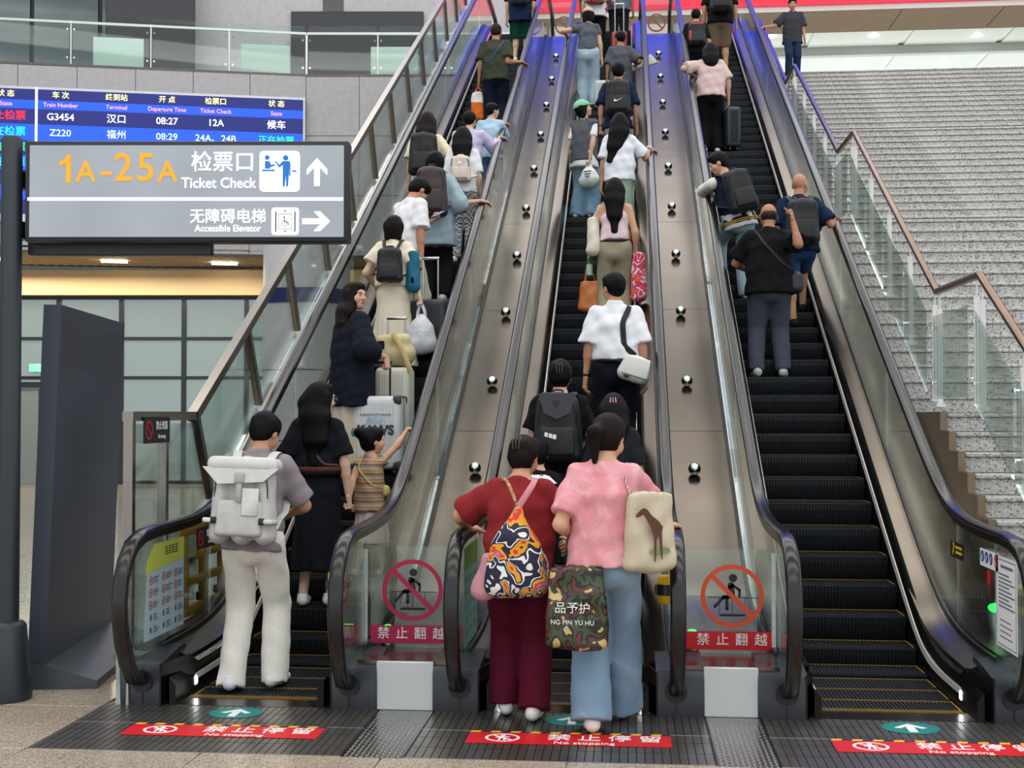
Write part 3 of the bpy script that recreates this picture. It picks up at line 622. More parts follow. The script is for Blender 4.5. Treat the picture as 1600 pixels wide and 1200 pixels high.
# ------------------------------------------------------------------ glass partitions with the no-climbing stickers
def partition(x0, x1, cxs, red, label, zoff, tx, tape):
    p = thing('glass_partition', label, 'partition', ((x0 + x1) / 2, 7.45, .275)); h = (x1 - x0) / 2; ox = cxs - (x0 + x1) / 2; zc = .613 - .275 + zoff; R = .183
    MB().box(-h, h, -.006, .006, 0, .60).build('glass_panel', GL, p, 0)
    FP().ring(ox, zc, R - .026, R, .007, .002, 40).bar(ox - R * .66, zc + R * .66, ox + R * .66, zc - R * .66, .027, .0075, .002).build('prohibition_ring', red, p, 0)
    k = R / .183; f = FP(); Q = lambda x, z: (ox + x * k, zc + z * k)
    f.disc(*Q(.005, .105), .024, .005); BR = lambda x0, z0, x1, z1, w: f.bar(*Q(x0, z0), *Q(x1, z1), w, .005, .002, 0, True)
    BR(-.008, .062, .0, .0, .036); BR(0, .066, .042, .035, .016); BR(.042, .035, .042, .0, .014); BR(.0, -.002, -.05, -.008, .024); BR(-.05, -.008, -.10, -.062, .017); BR(-.03, -.008, -.03, -.075, .019)
    f.rect(ox - .14, ox + .14, zc - .012, zc - .008, .004)
    for q in (-.075, .0, .075): f.rect(ox + q - .0015, ox + q + .0015, zc - .1, zc - .01, .004)
    f.poly([Q(-.08, -.118), Q(.08, -.118), Q(.07, -.105), Q(-.07, -.105)], .004); f.build('seated_figure', PBLK, p, 0)
    FP().rect(-h, h, .022 + zoff * .6, .128 + zoff * .6, .0065, .001).build('warning_band', red if red is PINK else REDP, p, 0)
    for i, ch in enumerate('禁止翻越'): text(ch, .076, WHT, p, (tx + i * .111 - (x0 + x1) / 2, -.0095, .078 + zoff * .6), bold=.0004, depth=.001)
    FP().rect(tape - .012 - (x0 + x1) / 2, tape + .012 - (x0 + x1) / 2, -.0, .58, .008, .002).build('tape_strip', mat('white_tape', '#d7dcd8', .5, noise=(25, .2)), p, 0)
    g = thing('indicator_lamp', label.replace('clear glass partition', 'round steel floor lamp glowing green').split(' with ')[0] + ' ' + ('between left and middle escalators' if red is PINK else 'between middle and right escalators'), 'lamp', (tx + .01 if red is PINK else tx - .06, 7.52, .275))
    MB().lathe([(.042, 0), (.042, .075), (.03, .085)], (0, 0, 0), 18).build('cylinder', ALU, g); MB().lathe([(.032, .08), (.036, .1), (.02, .115)], (0, 0, 0), 16).build('green_lens', mat('green_glow', '#10ff3a', .3, emit=7), g)
    return p
partition(CX[0] + .63, CX[1] - .63, -1.288, PINK, 'clear glass partition with a pink-red no sitting sticker', .0, -1.463, -1.572)
partition(CX[1] + .63, CX[2] - .63, .597, ORED, 'clear glass partition with an orange-red no sitting sticker', -.01, .428, .835)
g = thing('indicator_lamp', 'round steel floor lamp glowing green beside the right newel', 'lamp', (2.28, 8.15, .26))
# ------------------------------------------------------------------ red floor stickers and arrows
def mat_sticker(cx, label):
    p = thing('floor_sticker', label, 'sticker', (cx, 6.47, .003)); r0 = lambda: (0, 0, 0)
    q = FP(); q.rect(-.52, .52, -.12, .095, 0, .0015); b = q.build('red_base', REDP, p, 0); b.rotation_euler = (-math.pi / 2, 0, 0)
    z = FP()
    for i in range(20): z.poly([(-.52 + i * .052, .095), (-.52 + i * .052 + .052, .095), (-.52 + i * .052 + .062 if i < 19 else .52, .125), (-.52 + i * .052 + .01, .125)], 0, .0015, i % 2)
    o = z.build('hazard_stripe', [mat('hazard_yellow', '#f2c413', .4), PBLK], p, 0); o.rotation_euler = (-math.pi / 2, 0, 0)
    w = FP(); w.ring(-.34, -.01, .075, .09, .002, .001, 30, kz=.85).bar(-.40, .045, -.28, -.065, .014, .0025, .001)
    w.disc(-.34, .035, .013, .002, .001).bar(-.34, .02, -.34, -.02, .03, .002, .001).bar(-.35, -.02, -.355, -.06, .012, .002, .001).bar(-.33, -.02, -.325, -.06, .012, .002, .001).bar(-.375, -.01, -.305, .01, .01, .002, .001)
    w.build('white_symbol', WHT, p, 0).rotation_euler = (-math.pi / 2, 0, 0)
    for i, ch in enumerate('禁止停留'): text(ch, .125, WHT, p, (-.05 + i * .155, .015, .0022), (0, 0, 0), depth=.0008, bold=.0006)
    text('No stopping', .062, WHT, p, (.08, -.085, .0022), (0, 0, 0), depth=.0008)
def arrow_sticker(cx, label):
    p = thing('arrow_sticker', label, 'sticker', (cx, 6.86, .003))
    FP().disc(0, 0, .15, 0, .0015, 36, rz=.125).build('teal_disc', mat('print_teal', '#0f7f7c', .4), p, 0).rotation_euler = (-math.pi / 2, 0, 0)
    FP().poly([(0, .085), (.085, .0), (.055, -.015), (.022, .022), (.022, -.09), (-.022, -.09), (-.022, .022), (-.055, -.015), (-.085, .0)], .0015, .001).build('white_arrow', WHT, p, 0).rotation_euler = (-math.pi / 2, 0, 0)
for c, w in zip((-2.12, -.31, 1.54), ('left', 'middle', 'right')):
    mat_sticker(c, f'red no stopping floor sticker in front of the {w} escalator'); arrow_sticker(c - (.06 if w != 'middle' else 0), f'teal round arrow floor sticker before the {w} escalator')
# ------------------------------------------------------------------ posters and small signs on the newel glass
def notice(name, label, cat, loc, rz): return thing(name, label, cat, loc, rz)
p = notice('safety_poster', 'grey safety poster with red symbols on the left newel glass', 'poster', (CX[0] - XG + .012, 7.0, 0), math.pi / 2)
FP().poly([(-.02, .36), (.62, .36), (.62, .90), (.14, .90), (.03, .82)]).build('sheet', mat('poster_grey', '#9fb4bd', .5), p, 0)
FP().poly([(.0, .74), (.62, .78), (.62, .905), (.14, .905), (.03, .825)], .001).build('header', mat('poster_lime', '#b3bb4e', .5), p, 0)
hb_ = FP()
for i in range(4):
    for k in range(4): hb_.rect(.30 + i * .055, .343 + i * .055, .825 + k * .014, .833 + k * .014, .0035, .0005)
hb_.build('heading_print', mat('poster_heading', '#46502f', .5), p, 0)['kind'] = 'stuff'
f = FP(); b = FP()
for i in range(3):
    for j in range(5):
        x, z = .08 + i * .2, .70 - j * .072
        if j < 3: f.ring(x, z, .020, .027, .003, .001, 16)
        else: b.bar(x, z - .018, x, z + .018, .02, .003, .001)
        b.disc(x, z, .01, .003, .001, 8)
        for k in range(3): b.rect(x + .04, x + .04 + random.uniform(.05, .1), z - .018 + k * .014, z - .011 + k * .014, .003, .001)
f.build('red_rings', mat('poster_red', '#b5474f', .5), p, 0)['kind'] = 'stuff'; b.build('text_lines', mat('poster_ink', '#5d6a70', .5), p, 0)['kind'] = 'stuff'
p = notice('safety_poster', 'dim green safety poster on the middle escalator newel glass', 'poster', (CX[1] - XG + .012, 7.1, 0), math.pi / 2)
FP().rect(0, .6, .33, .90).build('sheet', mat('poster_green', '#5f8277', .5), p, 0); FP().rect(0, .6, .77, .90, .002).build('header', mat('poster_darklime', '#58702e', .5), p, 0)
b = FP()
for i in range(3):
    for j in range(5): b.rect(.05 + i * .19, .16 + i * .19, .40 + j * .075, .43 + j * .075, .003, .001)
b.build('text_lines', mat('poster_ink'), p, 0)['kind'] = 'stuff'
def lean_sign(loc, rz, label, w=.36, h=.16):
    p = notice('no_leaning_sign', label, 'sign', loc, rz); FP().rect(-w / 2, w / 2, -h / 2, h / 2).build('plate', PBLK, p, 0)
    f = FP(); f.ring(-w * .3, 0, h * .28, h * .36, .003, .001, 20).bar(-w * .3 - h * .22, h * .22, -w * .3 + h * .22, -h * .22, .012, .003, .001); f.build('ring', mat('sign_crimson', '#b3202c', .5), p, 0)
    text('禁止倚靠', h * .36, WHT, p, (w * .18, -.0035, h * .15), sx=.85, depth=.0005); text('No leaning', h * .22, WHT, p, (w * .18, -.0035, -h * .25), sx=.8, depth=.0005)
lean_sign((BX + .04, 7.94, 1.56), math.pi / 2, 'black no leaning sign on the tall glass barrier', .46, .17)
lean_sign((CX[0] - XG + .012, 8.05, .86), math.pi / 2, 'black no leaning sign on the left escalator glass', .40, .14)
lean_sign((CX[1] - XG + .012, 8.35, .9), math.pi / 2, 'black no leaning sign on the middle escalator glass', .5, .14)
p = notice('glass_sign', 'black sign with yellow print on the right escalator glass', 'sign', (CX[2] + XG - .012, 8.11, .81), -math.pi / 2)
FP().rect(-.16, .16, -.05, .05).build('plate', PBLK, p, 0); f = FP().bar(-.1, -.03, -.06, .03, .02, .003, .001).disc(-.08, .035, .012, .003, .001)
for k in (-.02, .012): f.rect(-.03, .12, k, k + .016, .003, .001)
f.build('yellow_print', mat('hazard_yellow'), p, 0)
p = notice('icon_strip', 'white strip with four round icons on the right newel glass', 'sign', (CX[2] + XG - .012, 7.41, .835), -math.pi / 2)
FP().rect(-.18, .18, -.05, .05).build('sheet', WHT, p, 0); f = FP(); w = FP()
for i in range(3): f.disc(-.13 + i * .085, .006, .034, .002, .001, 18); w.bar(-.13 + i * .085 - .006, -.015, -.13 + i * .085 + .006, .02, .012, .004, .001)
f.build('blue_icons', mat('icon_blue', '#1d3f8e', .5), p, 0); w.build('white_figures', WHT, p, 0); FP().ring(.135, .006, .027, .034, .002, .001, 18).bar(.115, .028, .155, -.016, .007, .003, .001).build('red_icon', REDP, p, 0)
p = notice('paper_notice', 'tall white printed notice on the right newel glass', 'notice', (CX[2] + XG - .012, 7.08, .63), -math.pi / 2)
FP().rect(-.2, .19, -.25, .25).build('sheet', WHT, p, 0); b = FP()
for i in range(9): b.rect(-.14, .10 + .05 * ((i * 7) % 3 - 1), .15 - i * .022, .158 - i * .022, .003, .0005)
for i in range(4): b.rect(-.12, .08 + .03 * (i % 2), -.10 - i * .03, -.094 - i * .03, .003, .0005)
b.rect(-.1, .12, .19, .205, .003, .0005); b.build('text_lines', mat('ink_grey', '#6a6d75', .5), p, 0)['kind'] = 'stuff'
FP().rect(-.185, .175, -.235, -.231, .003, .0005).rect(-.185, .175, .231, .235, .003, .0005).rect(-.185, -.181, -.235, .235, .003, .0005).rect(.171, .175, -.235, .235, .003, .0005).build('border', mat('icon_blue'), p, 0)
p = notice('red_dot_sticker', 'small red drop sticker below the icon strip', 'sticker', (CX[2] + XG - .012, 7.42, .72), -math.pi / 2)
FP().disc(0, .01, .032, 0, .002, 18, rz=.045).poly([(-.012, -.03), (.012, -.03), (0, -.09)]).build('red_drop', REDP, p, 0)
MB().lathe([(.05, 0), (.05, .16), (.042, .18)], (0, 0, 0), 18).build('cylinder', ALU, g); MB().lathe([(.036, 0), (.045, .012), (.02, .03)], (0, -.01, .185), 16, axis=(-.2, -.5, 1)).build('green_lens', mat('green_glow'), g)
# yellow belt heads by the newels
for loc, lab in (((CX[1] + .55, 7.0, .70), 'yellow belt head with black band at the middle escalator newel'), ((CX[0] + .53, 7.0, .70), 'yellow belt head with black band at the left escalator newel'), ((CX[2] + .72, 7.05, .66), 'yellow belt head with black band at the right escalator newel')):
    b = thing('belt_head', lab, 'barrier', loc, group='yellow belt heads'); w = .05 if loc[0] < 2 else .1
    MB().lathe([(w * .85, -.075), (w, -.065), (w, .065), (w * .85, .075)], (0, 0, 0), 18).build('cap', mat('belt_yellow', '#e3b90c', .4), b); MB().lathe([(w + .004, -.03), (w + .004, .03)], (0, 0, 0), 18).rbox((-w, 0, 0), (.03, .04, .05), .005, 1).build('belt_band', BLACK, b); sx_ = CX[2] + XG if loc[0] > 2 else (CX[1] + XG if loc[0] > -.5 else CX[0] + XG); MB().box(min(0, sx_ - loc[0]), max(0, sx_ - loc[0]), -.012, .012, -.015, .015).build('bracket', BLACK, b)
# yellow plastic barriers leaning behind the left newel
for i in range(2):
    b = thing('road_barrier', ['folded yellow plastic barrier leaning behind the left newel, the nearer one', 'folded yellow plastic barrier behind the nearer yellow barrier'][i], 'barrier', (-2.99 - .0 * i, 8.25 + .36 * i, .29), math.pi / 2, 'yellow plastic barriers')
    YB = mat('barrier_yellow', '#c9951c', .45, noise=(4, .2)); m = MB()
    for x0, x1, z0, z1 in ((0, .46, 0, .07), (0, .46, .54, .62), (0, .06, .07, .54), (.40, .46, .07, .54), (.06, .40, .20, .26), (.06, .40, .37, .43)): m.rbox(((x0 + x1) / 2, 0, (z0 + z1) / 2), (x1 - x0, .05, z1 - z0), .012, 2)
    m.build('frame', YB, b); MB().rbox((.23, -.03, .48), (.05, .03, .06), .006, 1).rbox((.23, -.03, .12), (.05, .03, .06), .006, 1).build('strap', BLACK, b)
    if i == 0: FP().rect(.02, .15, .33, .55, .03).build('label_sheet', mat('label_cream', '#d8cfae', .5), b, 0); FP().rect(.03, .14, .36, .40, .033, .001).build('label_print', PBLK, b, 0)
# partitions at the head of the escalators
for x0, x1, w in ((CX[0] + .63, CX[1] - .63, 'left and middle'), (CX[1] + .63, CX[2] - .63, 'middle and right')):
    p = thing('glass_partition', f'small upper glass partition with red ring sticker between {w} escalators', 'partition', ((x0 + x1) / 2, 24.6, ZT + .08), group='upper glass partitions'); h = (x1 - x0) / 2
    MB().box(-h, h, -.006, .006, 0, .75).build('glass_panel', GL, p, 0); FP().ring(0, .30, .15, .18, .007, .002, 30).bar(-.11, .41, .11, .19, .03, .008, .002).build('prohibition_ring', mat('faded_red', '#b8503c', .5), p, 0)
# ------------------------------------------------------------------ smooth-blended shapes -> one continuous mesh
def V(*a): return np.array(a, float)
def unit(a): return a / (np.linalg.norm(a) + 1e-9)
class SDF:
    def __init__(s): s.p = []
    def cone(s, a, b, ra, rb, k=.03, fd=None, ff=1.0, cut=False, cut0=False, fold=None): s.p.append(('c', V(*a), V(*b), ra, rb, k, None if fd is None else unit(V(*fd)), ff, cut, cut0, fold)); return s
    def ell(s, c, r, k=.02, B=None, sub=False): s.p.append(('s' if sub else 'e', V(*c), V(*r), np.eye(3) if B is None else B, k)); return s
    def half(s, p, n): s.p.append(('h', V(*p), unit(V(*n)))); return s
    @staticmethod
    def d(q, X, Y, Z):
        if q[0] == 'c':
            _, a, b, ra, rb, k, fd, ff, cut, cut0, fold = q; x, y, z = X - a[0], Y - a[1], Z - a[2]; ba = b - a; l2 = ba @ ba + 1e-12
            if fold is not None: th = np.arctan2(y, x)
            if fd is not None:
                c = (x * fd[0] + y * fd[1] + z * fd[2]) * (1 - 1 / ff); x = x - fd[0] * c; y = y - fd[1] * c; z = z - fd[2] * c
            t0 = (x * ba[0] + y * ba[1] + z * ba[2]) / l2; t = np.clip(t0, 0, 1)
            d = np.sqrt((x - ba[0] * t) ** 2 + (y - ba[1] * t) ** 2 + (z - ba[2] * t) ** 2) - (ra + (rb - ra) * t)
            if fold is not None: d = d - fold[0] * t * np.sin(fold[1] * th + 2 * np.sin(th * 3))
            if cut: d = np.maximum(d, (t0 - 1) * math.sqrt(l2))
            if cut0: d = np.maximum(d, -t0 * math.sqrt(l2))
            return d
        _, c, r, B, k = q; x, y, z = X - c[0], Y - c[1], Z - c[2]
        u, v, w = (x * B[0, i] + y * B[1, i] + z * B[2, i] for i in range(3))
        k0 = np.sqrt((u / r[0]) ** 2 + (v / r[1]) ** 2 + (w / r[2]) ** 2)
        return (k0 - 1) * r.min()
    def box(s, q):
        if q[0] == 'c':
            r = max(q[3], q[4]) * max(1, q[7]) + (q[10][0] if q[10] else 0); return np.minimum(q[1], q[2]) - r, np.maximum(q[1], q[2]) + r
        R = q[2].max(); return q[1] - R, q[1] + R
    def comb(s, D, q, d):
        if q[0] == 's': return np.maximum(D, -d)
        k = q[5] if q[0] == 'c' else q[4]; h = np.clip(.5 + .5 * (D - d) / k, 0, 1); return D * (1 - h) + d * h - k * h * (1 - h)
    def at(s, P):
        P = np.atleast_2d(P); X, Y, Z = P.T; D = np.full(len(P), 1.0)
        for q in s.p:
            if q[0] == 'h': D = np.maximum(D, (X - q[1][0]) * q[2][0] + (Y - q[1][1]) * q[2][1] + (Z - q[1][2]) * q[2][2])
            else: D = s.comb(D, q, s.d(q, X, Y, Z))
        return D
    def mesh(s, res, wr=0.0, wf=1.0, vert=False):
        B = [s.box(q) for q in s.p if q[0] in 'ce']; lo = np.min([b[0] for b in B], 0) - 2.5 * res; hi = np.max([b[1] for b in B], 0) + 2.5 * res
        ax = [np.arange(lo[i], hi[i] + res, res) for i in range(3)]; D = np.full([len(a) for a in ax], .5, np.float32)
        for q in s.p:
            if q[0] == 'h': D = np.maximum(D, (ax[0][:, None, None] - q[1][0]) * q[2][0] + (ax[1][None, :, None] - q[1][1]) * q[2][1] + (ax[2][None, None, :] - q[1][2]) * q[2][2]); continue
            bl, bh = s.box(q); pad = .045; sl = tuple(slice(max(0, int((bl[i] - pad - lo[i]) / res)), int((bh[i] + pad - lo[i]) / res) + 2) for i in range(3))
            X, Y, Z = ax[0][sl[0]][:, None, None], ax[1][sl[1]][None, :, None], ax[2][sl[2]][None, None, :]
            D[sl] = s.comb(D[sl], q, s.d(q, X, Y, Z))
        if wr:
            X, Y, Z = ax[0][:, None, None], ax[1][None, :, None], ax[2][None, None, :]
            if vert: D = D + wr * (np.sin(34 * X + 9 * Z + 2.2 * np.sin(5 * Z + 9 * Y)) * .8 + .7 * np.sin(31 * Y - 7 * Z + 1.5 * np.sin(6 * Z)) + .45 * np.sin(44 * Z + 21 * X + 2 * np.sin(11 * Y)) * np.sin(6.3 * Z) ** 2)
            else: D = D + wr * (np.sin(27 * wf * X + 19 * wf * Z + 2 * np.sin(9 * Y + 7 * X)) + .7 * np.sin(41 * wf * Z - 23 * wf * X + 3 * np.sin(8 * X)) + .6 * np.sin(38 * wf * Y + 15 * wf * Z + 1.7))
        return nets(D, lo, res)
def nets(D, lo, h):
    S_ = D < 0; n = np.array(D.shape) - 1
    c = np.zeros(n, np.int8)
    for i in (0, 1):
        for j in (0, 1):
            for k in (0, 1): c += S_[i:n[0] + i, j:n[1] + j, k:n[2] + k]
    act = np.argwhere((c > 0) & (c < 8)); idx = np.full(n, -1, np.int64); idx[tuple(act.T)] = np.arange(len(act))
    pos = np.zeros((len(act), 3)); cnt = np.zeros(len(act)); I, J, K = act.T
    cor = [(i, j, k) for i in (0, 1) for j in (0, 1) for k in (0, 1)]; val = {o: D[I + o[0], J + o[1], K + o[2]].astype(float) for o in cor}
    for o in cor:
        for ax in range(3):
            if o[ax]: continue
            e = list(o); e[ax] = 1; a, b = val[o], val[tuple(e)]; m = (a < 0) != (b < 0); t = np.where(m, a / np.where(m, a - b, 1), 0)
            q = np.tile(np.array(o, float), (len(act), 1)); q[:, ax] += t; pos += q * m[:, None]; cnt += m
    v = lo + (act + pos / cnt[:, None]) * h; F = []
    for ax in range(3):
        sl0 = [slice(1, -1)] * 3; sl1 = [slice(1, -1)] * 3; sl0[ax] = slice(0, -1); sl1[ax] = slice(1, None)
        a, b = S_[tuple(sl0)], S_[tuple(sl1)]; g = np.argwhere(a != b)
        if not len(g): continue
        fl = a[tuple(g.T)]; off = np.ones(3, int); off[ax] = 0; g = g + off; u, w = [(1, 2), (2, 0), (0, 1)][ax]
        def cell(du, dw): q = g.copy(); q[:, u] -= du; q[:, w] -= dw; return idx[tuple(q.T)]
        q4 = np.stack([cell(1, 1), cell(0, 1), cell(0, 0), cell(1, 0)], 1); q4[~fl] = q4[~fl][:, ::-1]; F.append(q4)
    return v, np.concatenate(F)
def mesh_np(name, parts, mats):
    me = bpy.data.meshes.new(name); v = np.concatenate([p[0] for p in parts]); off = np.cumsum([0] + [len(p[0]) for p in parts[:-1]]); f = np.concatenate([p[1] + o for p, o in zip(parts, off)])
    me.vertices.add(len(v)); me.vertices.foreach_set('co', v.astype(np.float32).ravel()); me.loops.add(f.size); me.loops.foreach_set('vertex_index', f.astype(np.int32).ravel())
    me.polygons.add(len(f)); me.polygons.foreach_set('loop_start', np.arange(0, f.size, 4, dtype=np.int32)); me.update(calc_edges=True)
    me.polygons.foreach_set('use_smooth', np.ones(len(f), bool))
    for m in mats: me.materials.append(m)
    me.update(); return me
# ------------------------------------------------------------------ people
def skinm(c): return mat('skin_' + c, c, .55, noise=(14, .06), spec=.3)
def fab(c, r=.85, n=.06): return mat('cloth_' + c.strip('#'), c, r, noise=(40, n), bump=(200, .04), spec=.15)
def hairm(c='#0a0807'): return mat('hair_' + c.strip('#'), '#0a0807' if c == '#120d0b' else c, .5, noise=(30, .4), bump=(70, .25, (3, 3, .25)), spec=.12)
def ik(a, t, l1, l2, pole):
    d = t - a; L = np.linalg.norm(d); L2 = min(L, (l1 + l2) * .995); n = d / (L + 1e-9); t = a + n * L2
    x = (l1 * l1 - l2 * l2 + L2 * L2) / (2 * L2); hgt = math.sqrt(max(l1 * l1 - x * x, 0)); p = pole - n * (pole @ n); return a + n * x + unit(p) * hgt, t
def basis(f, up): f = unit(f); r = unit(np.cross(f, up)); return r, f, np.cross(r, f)
def rot(v, ax, a): ax = unit(ax); return v * math.cos(a) + np.cross(ax, v) * math.sin(a) + ax * (ax @ v) * (1 - math.cos(a))
def hand(s, w, d, n, side, pose, res):
    """hand mesh: wrist w, pointing d, palm facing n; side=+1 right hand. thumb leaves the side of the palm"""
    d = unit(d); n = unit(n - d * (n @ d)); lat = np.cross(d, n) * side     # towards the thumb
    f = SDF(); kn = w + d * .088 * s; f.cone(w, kn, .021 * s, .019 * s, .012, lat, 1.75)
    curl = {'relax': (.35, .5, .4), 'grip': (1.1, 1.3, .8), 'flat': (.25, .35, .3), 'fist': (1.45, 1.6, 1.1)}[pose]
    for i, (o, l) in enumerate(((.030, .072), (.010, .080), (-.010, .074), (-.029, .058))):
        p = kn + lat * o * s - d * abs(o) * .15 * s; q = d + lat * o * (2.2 if pose == 'flat' else 1); a = 0
        for j, fr in enumerate((.45, .31, .26)):
            a += curl[j] * (1 + .08 * i); dd = unit(rot(q, np.cross(d, n), a)); e = p + dd * l * fr * s; f.cone(p, e, (.0092 - .0008 * j) * s, (.0086 - .0008 * j) * s, .004); p = e
    p = w + d * .028 * s + lat * .024 * s; q = unit(d * .75 + lat * .75 + n * .35)
    for j, (l, c) in enumerate(((.042, 0), (.034, .35), (.026, .3))):
        q = unit(q + n * c * .6 + d * c * .9); e = p + q * l * s; f.cone(p, e, (.0125 - .0015 * j) * s, (.0105 - .001 * j) * s, .008); p = e
    return f.mesh(res)
SHOES = {}
def shoe_mesh(col, kind='sneaker'):
    if (col, kind) in SHOES: return SHOES[col, kind]
    f = SDF(); f.cone((0, -.075, .045), (0, .03, .04), .038, .036, .03, (1, 0, 0), 1.0).cone((0, .03, .035), (.004, .145, .03), .038, .03, .03, (1, 0, 0), 1.15)
    if kind == 'sneaker': f.cone((0, -.055, .05), (0, -.05, .095), .04, .04, .02, cut=True)
    f.half((0, 0, .002), (0, 0, -1)); v, q = f.mesh(.0085); me = mesh_np('shoe', [(v, q)], [fab(col, .6, .06), fab('#d8d6d0' if col != '#16161a' else '#2a2a2c', .6, .05)])
    z = v[q].mean(1)[:, 2]; me.polygons.foreach_set('material_index', (z < .028).astype(np.int32)); SHOES[col, kind] = me; return me
PEOPLE = {}
def person(key, label, x, y, z, h, rz=0.0, w=1.0, lean=.02, tilt=0.0, hy=0.0, hp=0.12, ht=0.0, skin='#c99b7c', top=None, bottom=None, shoes='#e4e2dc', shoek='sneaker', hair=None, R=None, L=None, feet=None, face=False, fem=False, child=False, res=None, group='people on the escalators', hipy=0.0, headk=1.0):
    """R / L: (world hand target, pose, palm normal, finger direction or None, elbow pole)"""
    s = h / 1.7; o = thing('person', label, 'person', (x, y, z), rz, group); c_, s_ = math.cos(-rz), math.sin(-rz)
    def loc(p): dx, dy = p[0] - x, p[1] - y; return V(dx * c_ - dy * s_, dx * s_ + dy * c_, p[2] - z)
    def dirl(n): return V(n[0] * c_ - n[1] * s_, n[0] * s_ + n[1] * c_, n[2])
    hk = headk * (1.28 if child else 1.0); res = res or min(.019, max(.012, .0015 * y))
    up = V(math.sin(tilt), math.sin(lean) * math.cos(tilt), math.cos(lean) * math.cos(tilt)); rt = unit(np.cross(V(0, 1, 0), up)); rt = unit(rt - up * (rt @ up)); fw = np.cross(up, rt)
    hip = V(0, -.03 * 0 + hipy, .885 * s); sw = (.150 if fem else .172) * s * (.55 + .45 * w) * (.92 if child else 1)
    wst = hip + up * .17 * s; chs = hip + up * .36 * s; nkb = hip + up * .535 * s; sh = {1: hip + up * .462 * s + rt * sw, -1: hip + up * .462 * s - rt * sw}
    fwh = rot(fw, up, hy); rth = np.cross(fwh, up); fwh = rot(fwh, rth, -hp); uph = np.cross(rth, fwh); uph = rot(uph, fwh, ht); rth = np.cross(fwh, uph)
    hs = s * hk; hc = nkb + up * .045 * s + uph * .105 * hs + fwh * .018 * hs; J = dict(s=s, hip=hip, wst=wst, chs=chs, nkb=nkb, sh=sh, hc=hc, o=o, rt=rt, fw=fw, up=up, x=x, y=y, z=z, rz=rz, h=h)
    B = np.stack([rth, fwh, uph], 1)
    # limbs
    feet = feet or ((.095, .02, 0), (-.095, -.02, 0)); leg = {}; arm = {}
    for sd, ft in ((1, feet[0]), (-1, feet[1])):
        a = hip + rt * sd * .088 * s; an = V(ft[0], ft[1], ft[2] + .085 * s); kn, an = ik(a, an, .43 * s, .42 * s, V(0, 1, 0)); leg[sd] = (a, kn, an, ft)
    for sd, tg in ((1, R), (-1, L)):
        a = sh[sd]
        if tg is None: t = a + V(sd * .075 * s, .03 * s, -.53 * s); pole = V(sd * .3, -1, 0); pose, nrm, fd = 'relax', V(-sd, .2, 0), None
        else:
            t = loc(tg[0]); pose = tg[1]; nrm = dirl(tg[2]) if len(tg) > 2 and tg[2] is not None else V(-sd, 0, 0); fd = dirl(tg[3]) if len(tg) > 3 and tg[3] is not None else None; pole = dirl(tg[4]) if len(tg) > 4 else V(sd * .6, -.7, -.6)
        el, wr = ik(a, t, .285 * s, .245 * s, pole); arm[sd] = (a, el, wr); J['wr%d' % sd] = wr
        J['hd%d' % sd] = (unit(wr - el) if fd is None else fd, nrm, pose)
    J['arm'] = arm; J['leg'] = leg
    # body
    b = SDF(); g = w
    b.cone(hip, wst, .10 * s * g, .092 * s * g, .05, rt, 1.4).cone(wst, chs, .092 * s * g, .100 * s * g, .05, rt, 1.32).cone(sh[1] - rt * .03 * s, nkb - up * .035 * s, .048 * s, .05 * s, .04).cone(sh[-1] + rt * .03 * s, nkb - up * .035 * s, .048 * s, .05 * s, .04).cone(chs, nkb - up * .05 * s, .1 * s * g, .06 * s, .05, rt, 1.25)
    b.cone(nkb - up * .03 * s, hc - uph * .04 * hs - fwh * .012 * hs, .056 * s, .05 * s * hk ** .5, .03)
    for sd in (1, -1):
        a, e, wv = arm[sd]; b.cone(a, e, .050 * s * (.6 + .4 * g), .038 * s * (.6 + .4 * g), .03).cone(e, wv, .038 * s * (.6 + .4 * g), .025 * s, .015)
        m_ = e + (wv - e) * .3; b.cone(e, m_, .037 * s, .037 * s * (.7 + .3 * g), .02)
        a, k, n, _ = leg[sd]; b.cone(a, k, .08 * s * g, .052 * s, .04).cone(k, n, .05 * s, .036 * s, .03); cm = k + (n - k) * .33 - V(0, .012 * s, 0); b.cone(k, cm, .048 * s, .053 * s, .03)
    parts = [b.mesh(res)]
    # head
    f = SDF(); E = lambda u, v_, w_: hc + rth * u * hs + fwh * v_ * hs + uph * w_ * hs
    f.ell(E(0, -.012, .022), V(.076, .094, .092) * hs, .02, B).ell(E(0, .028, -.03), V(.062, .066, .086) * hs, .03, B).ell(E(0, .062, -.085), V(.026, .024, .024) * hs, .03, B)
    f.cone(E(0, .093, .012), E(0, .108, -.026), .008 * hs, .0145 * hs, .012).cone(E(-.012, .098, -.03), E(.012, .098, -.03), .009 * hs, .009 * hs, .01)
    f.cone(E(-.035, .085, .03), E(.035, .085, .03), .010 * hs, .010 * hs, .02).cone(E(-.014, .090, -.060), E(.014, .090, -.060), .0085 * hs, .0085 * hs, .008)
    for q in (1, -1): f.ell(E(q * .031, .094, .006), V(.016, .012, .011) * hs, .006, B, True)
    for q in (1, -1): f.ell(E(q * .077, -.008, -.012), V(.012, .022, .032) * hs, .008, B); f.ell(E(q * .031, .080, .006), V(.014, .013, .012) * hs, .005, B); f.ell(E(q * .045, .055, -.03), V(.025, .03, .03) * hs, .02, B)
    parts.append(f.mesh(max(.0058, .00055 * y) * (1 if hk == 1 else 1.1)))
    for sd in (1, -1):
        dd, nr, pose = J['hd%d' % sd]; parts.append(hand(s * (1.05 if child else 1), arm[sd][2], dd, nr, sd, pose, .0044 if y < 10 else .0056))
    link('body', mesh_np('body', parts, [skinm(skin)]), o)
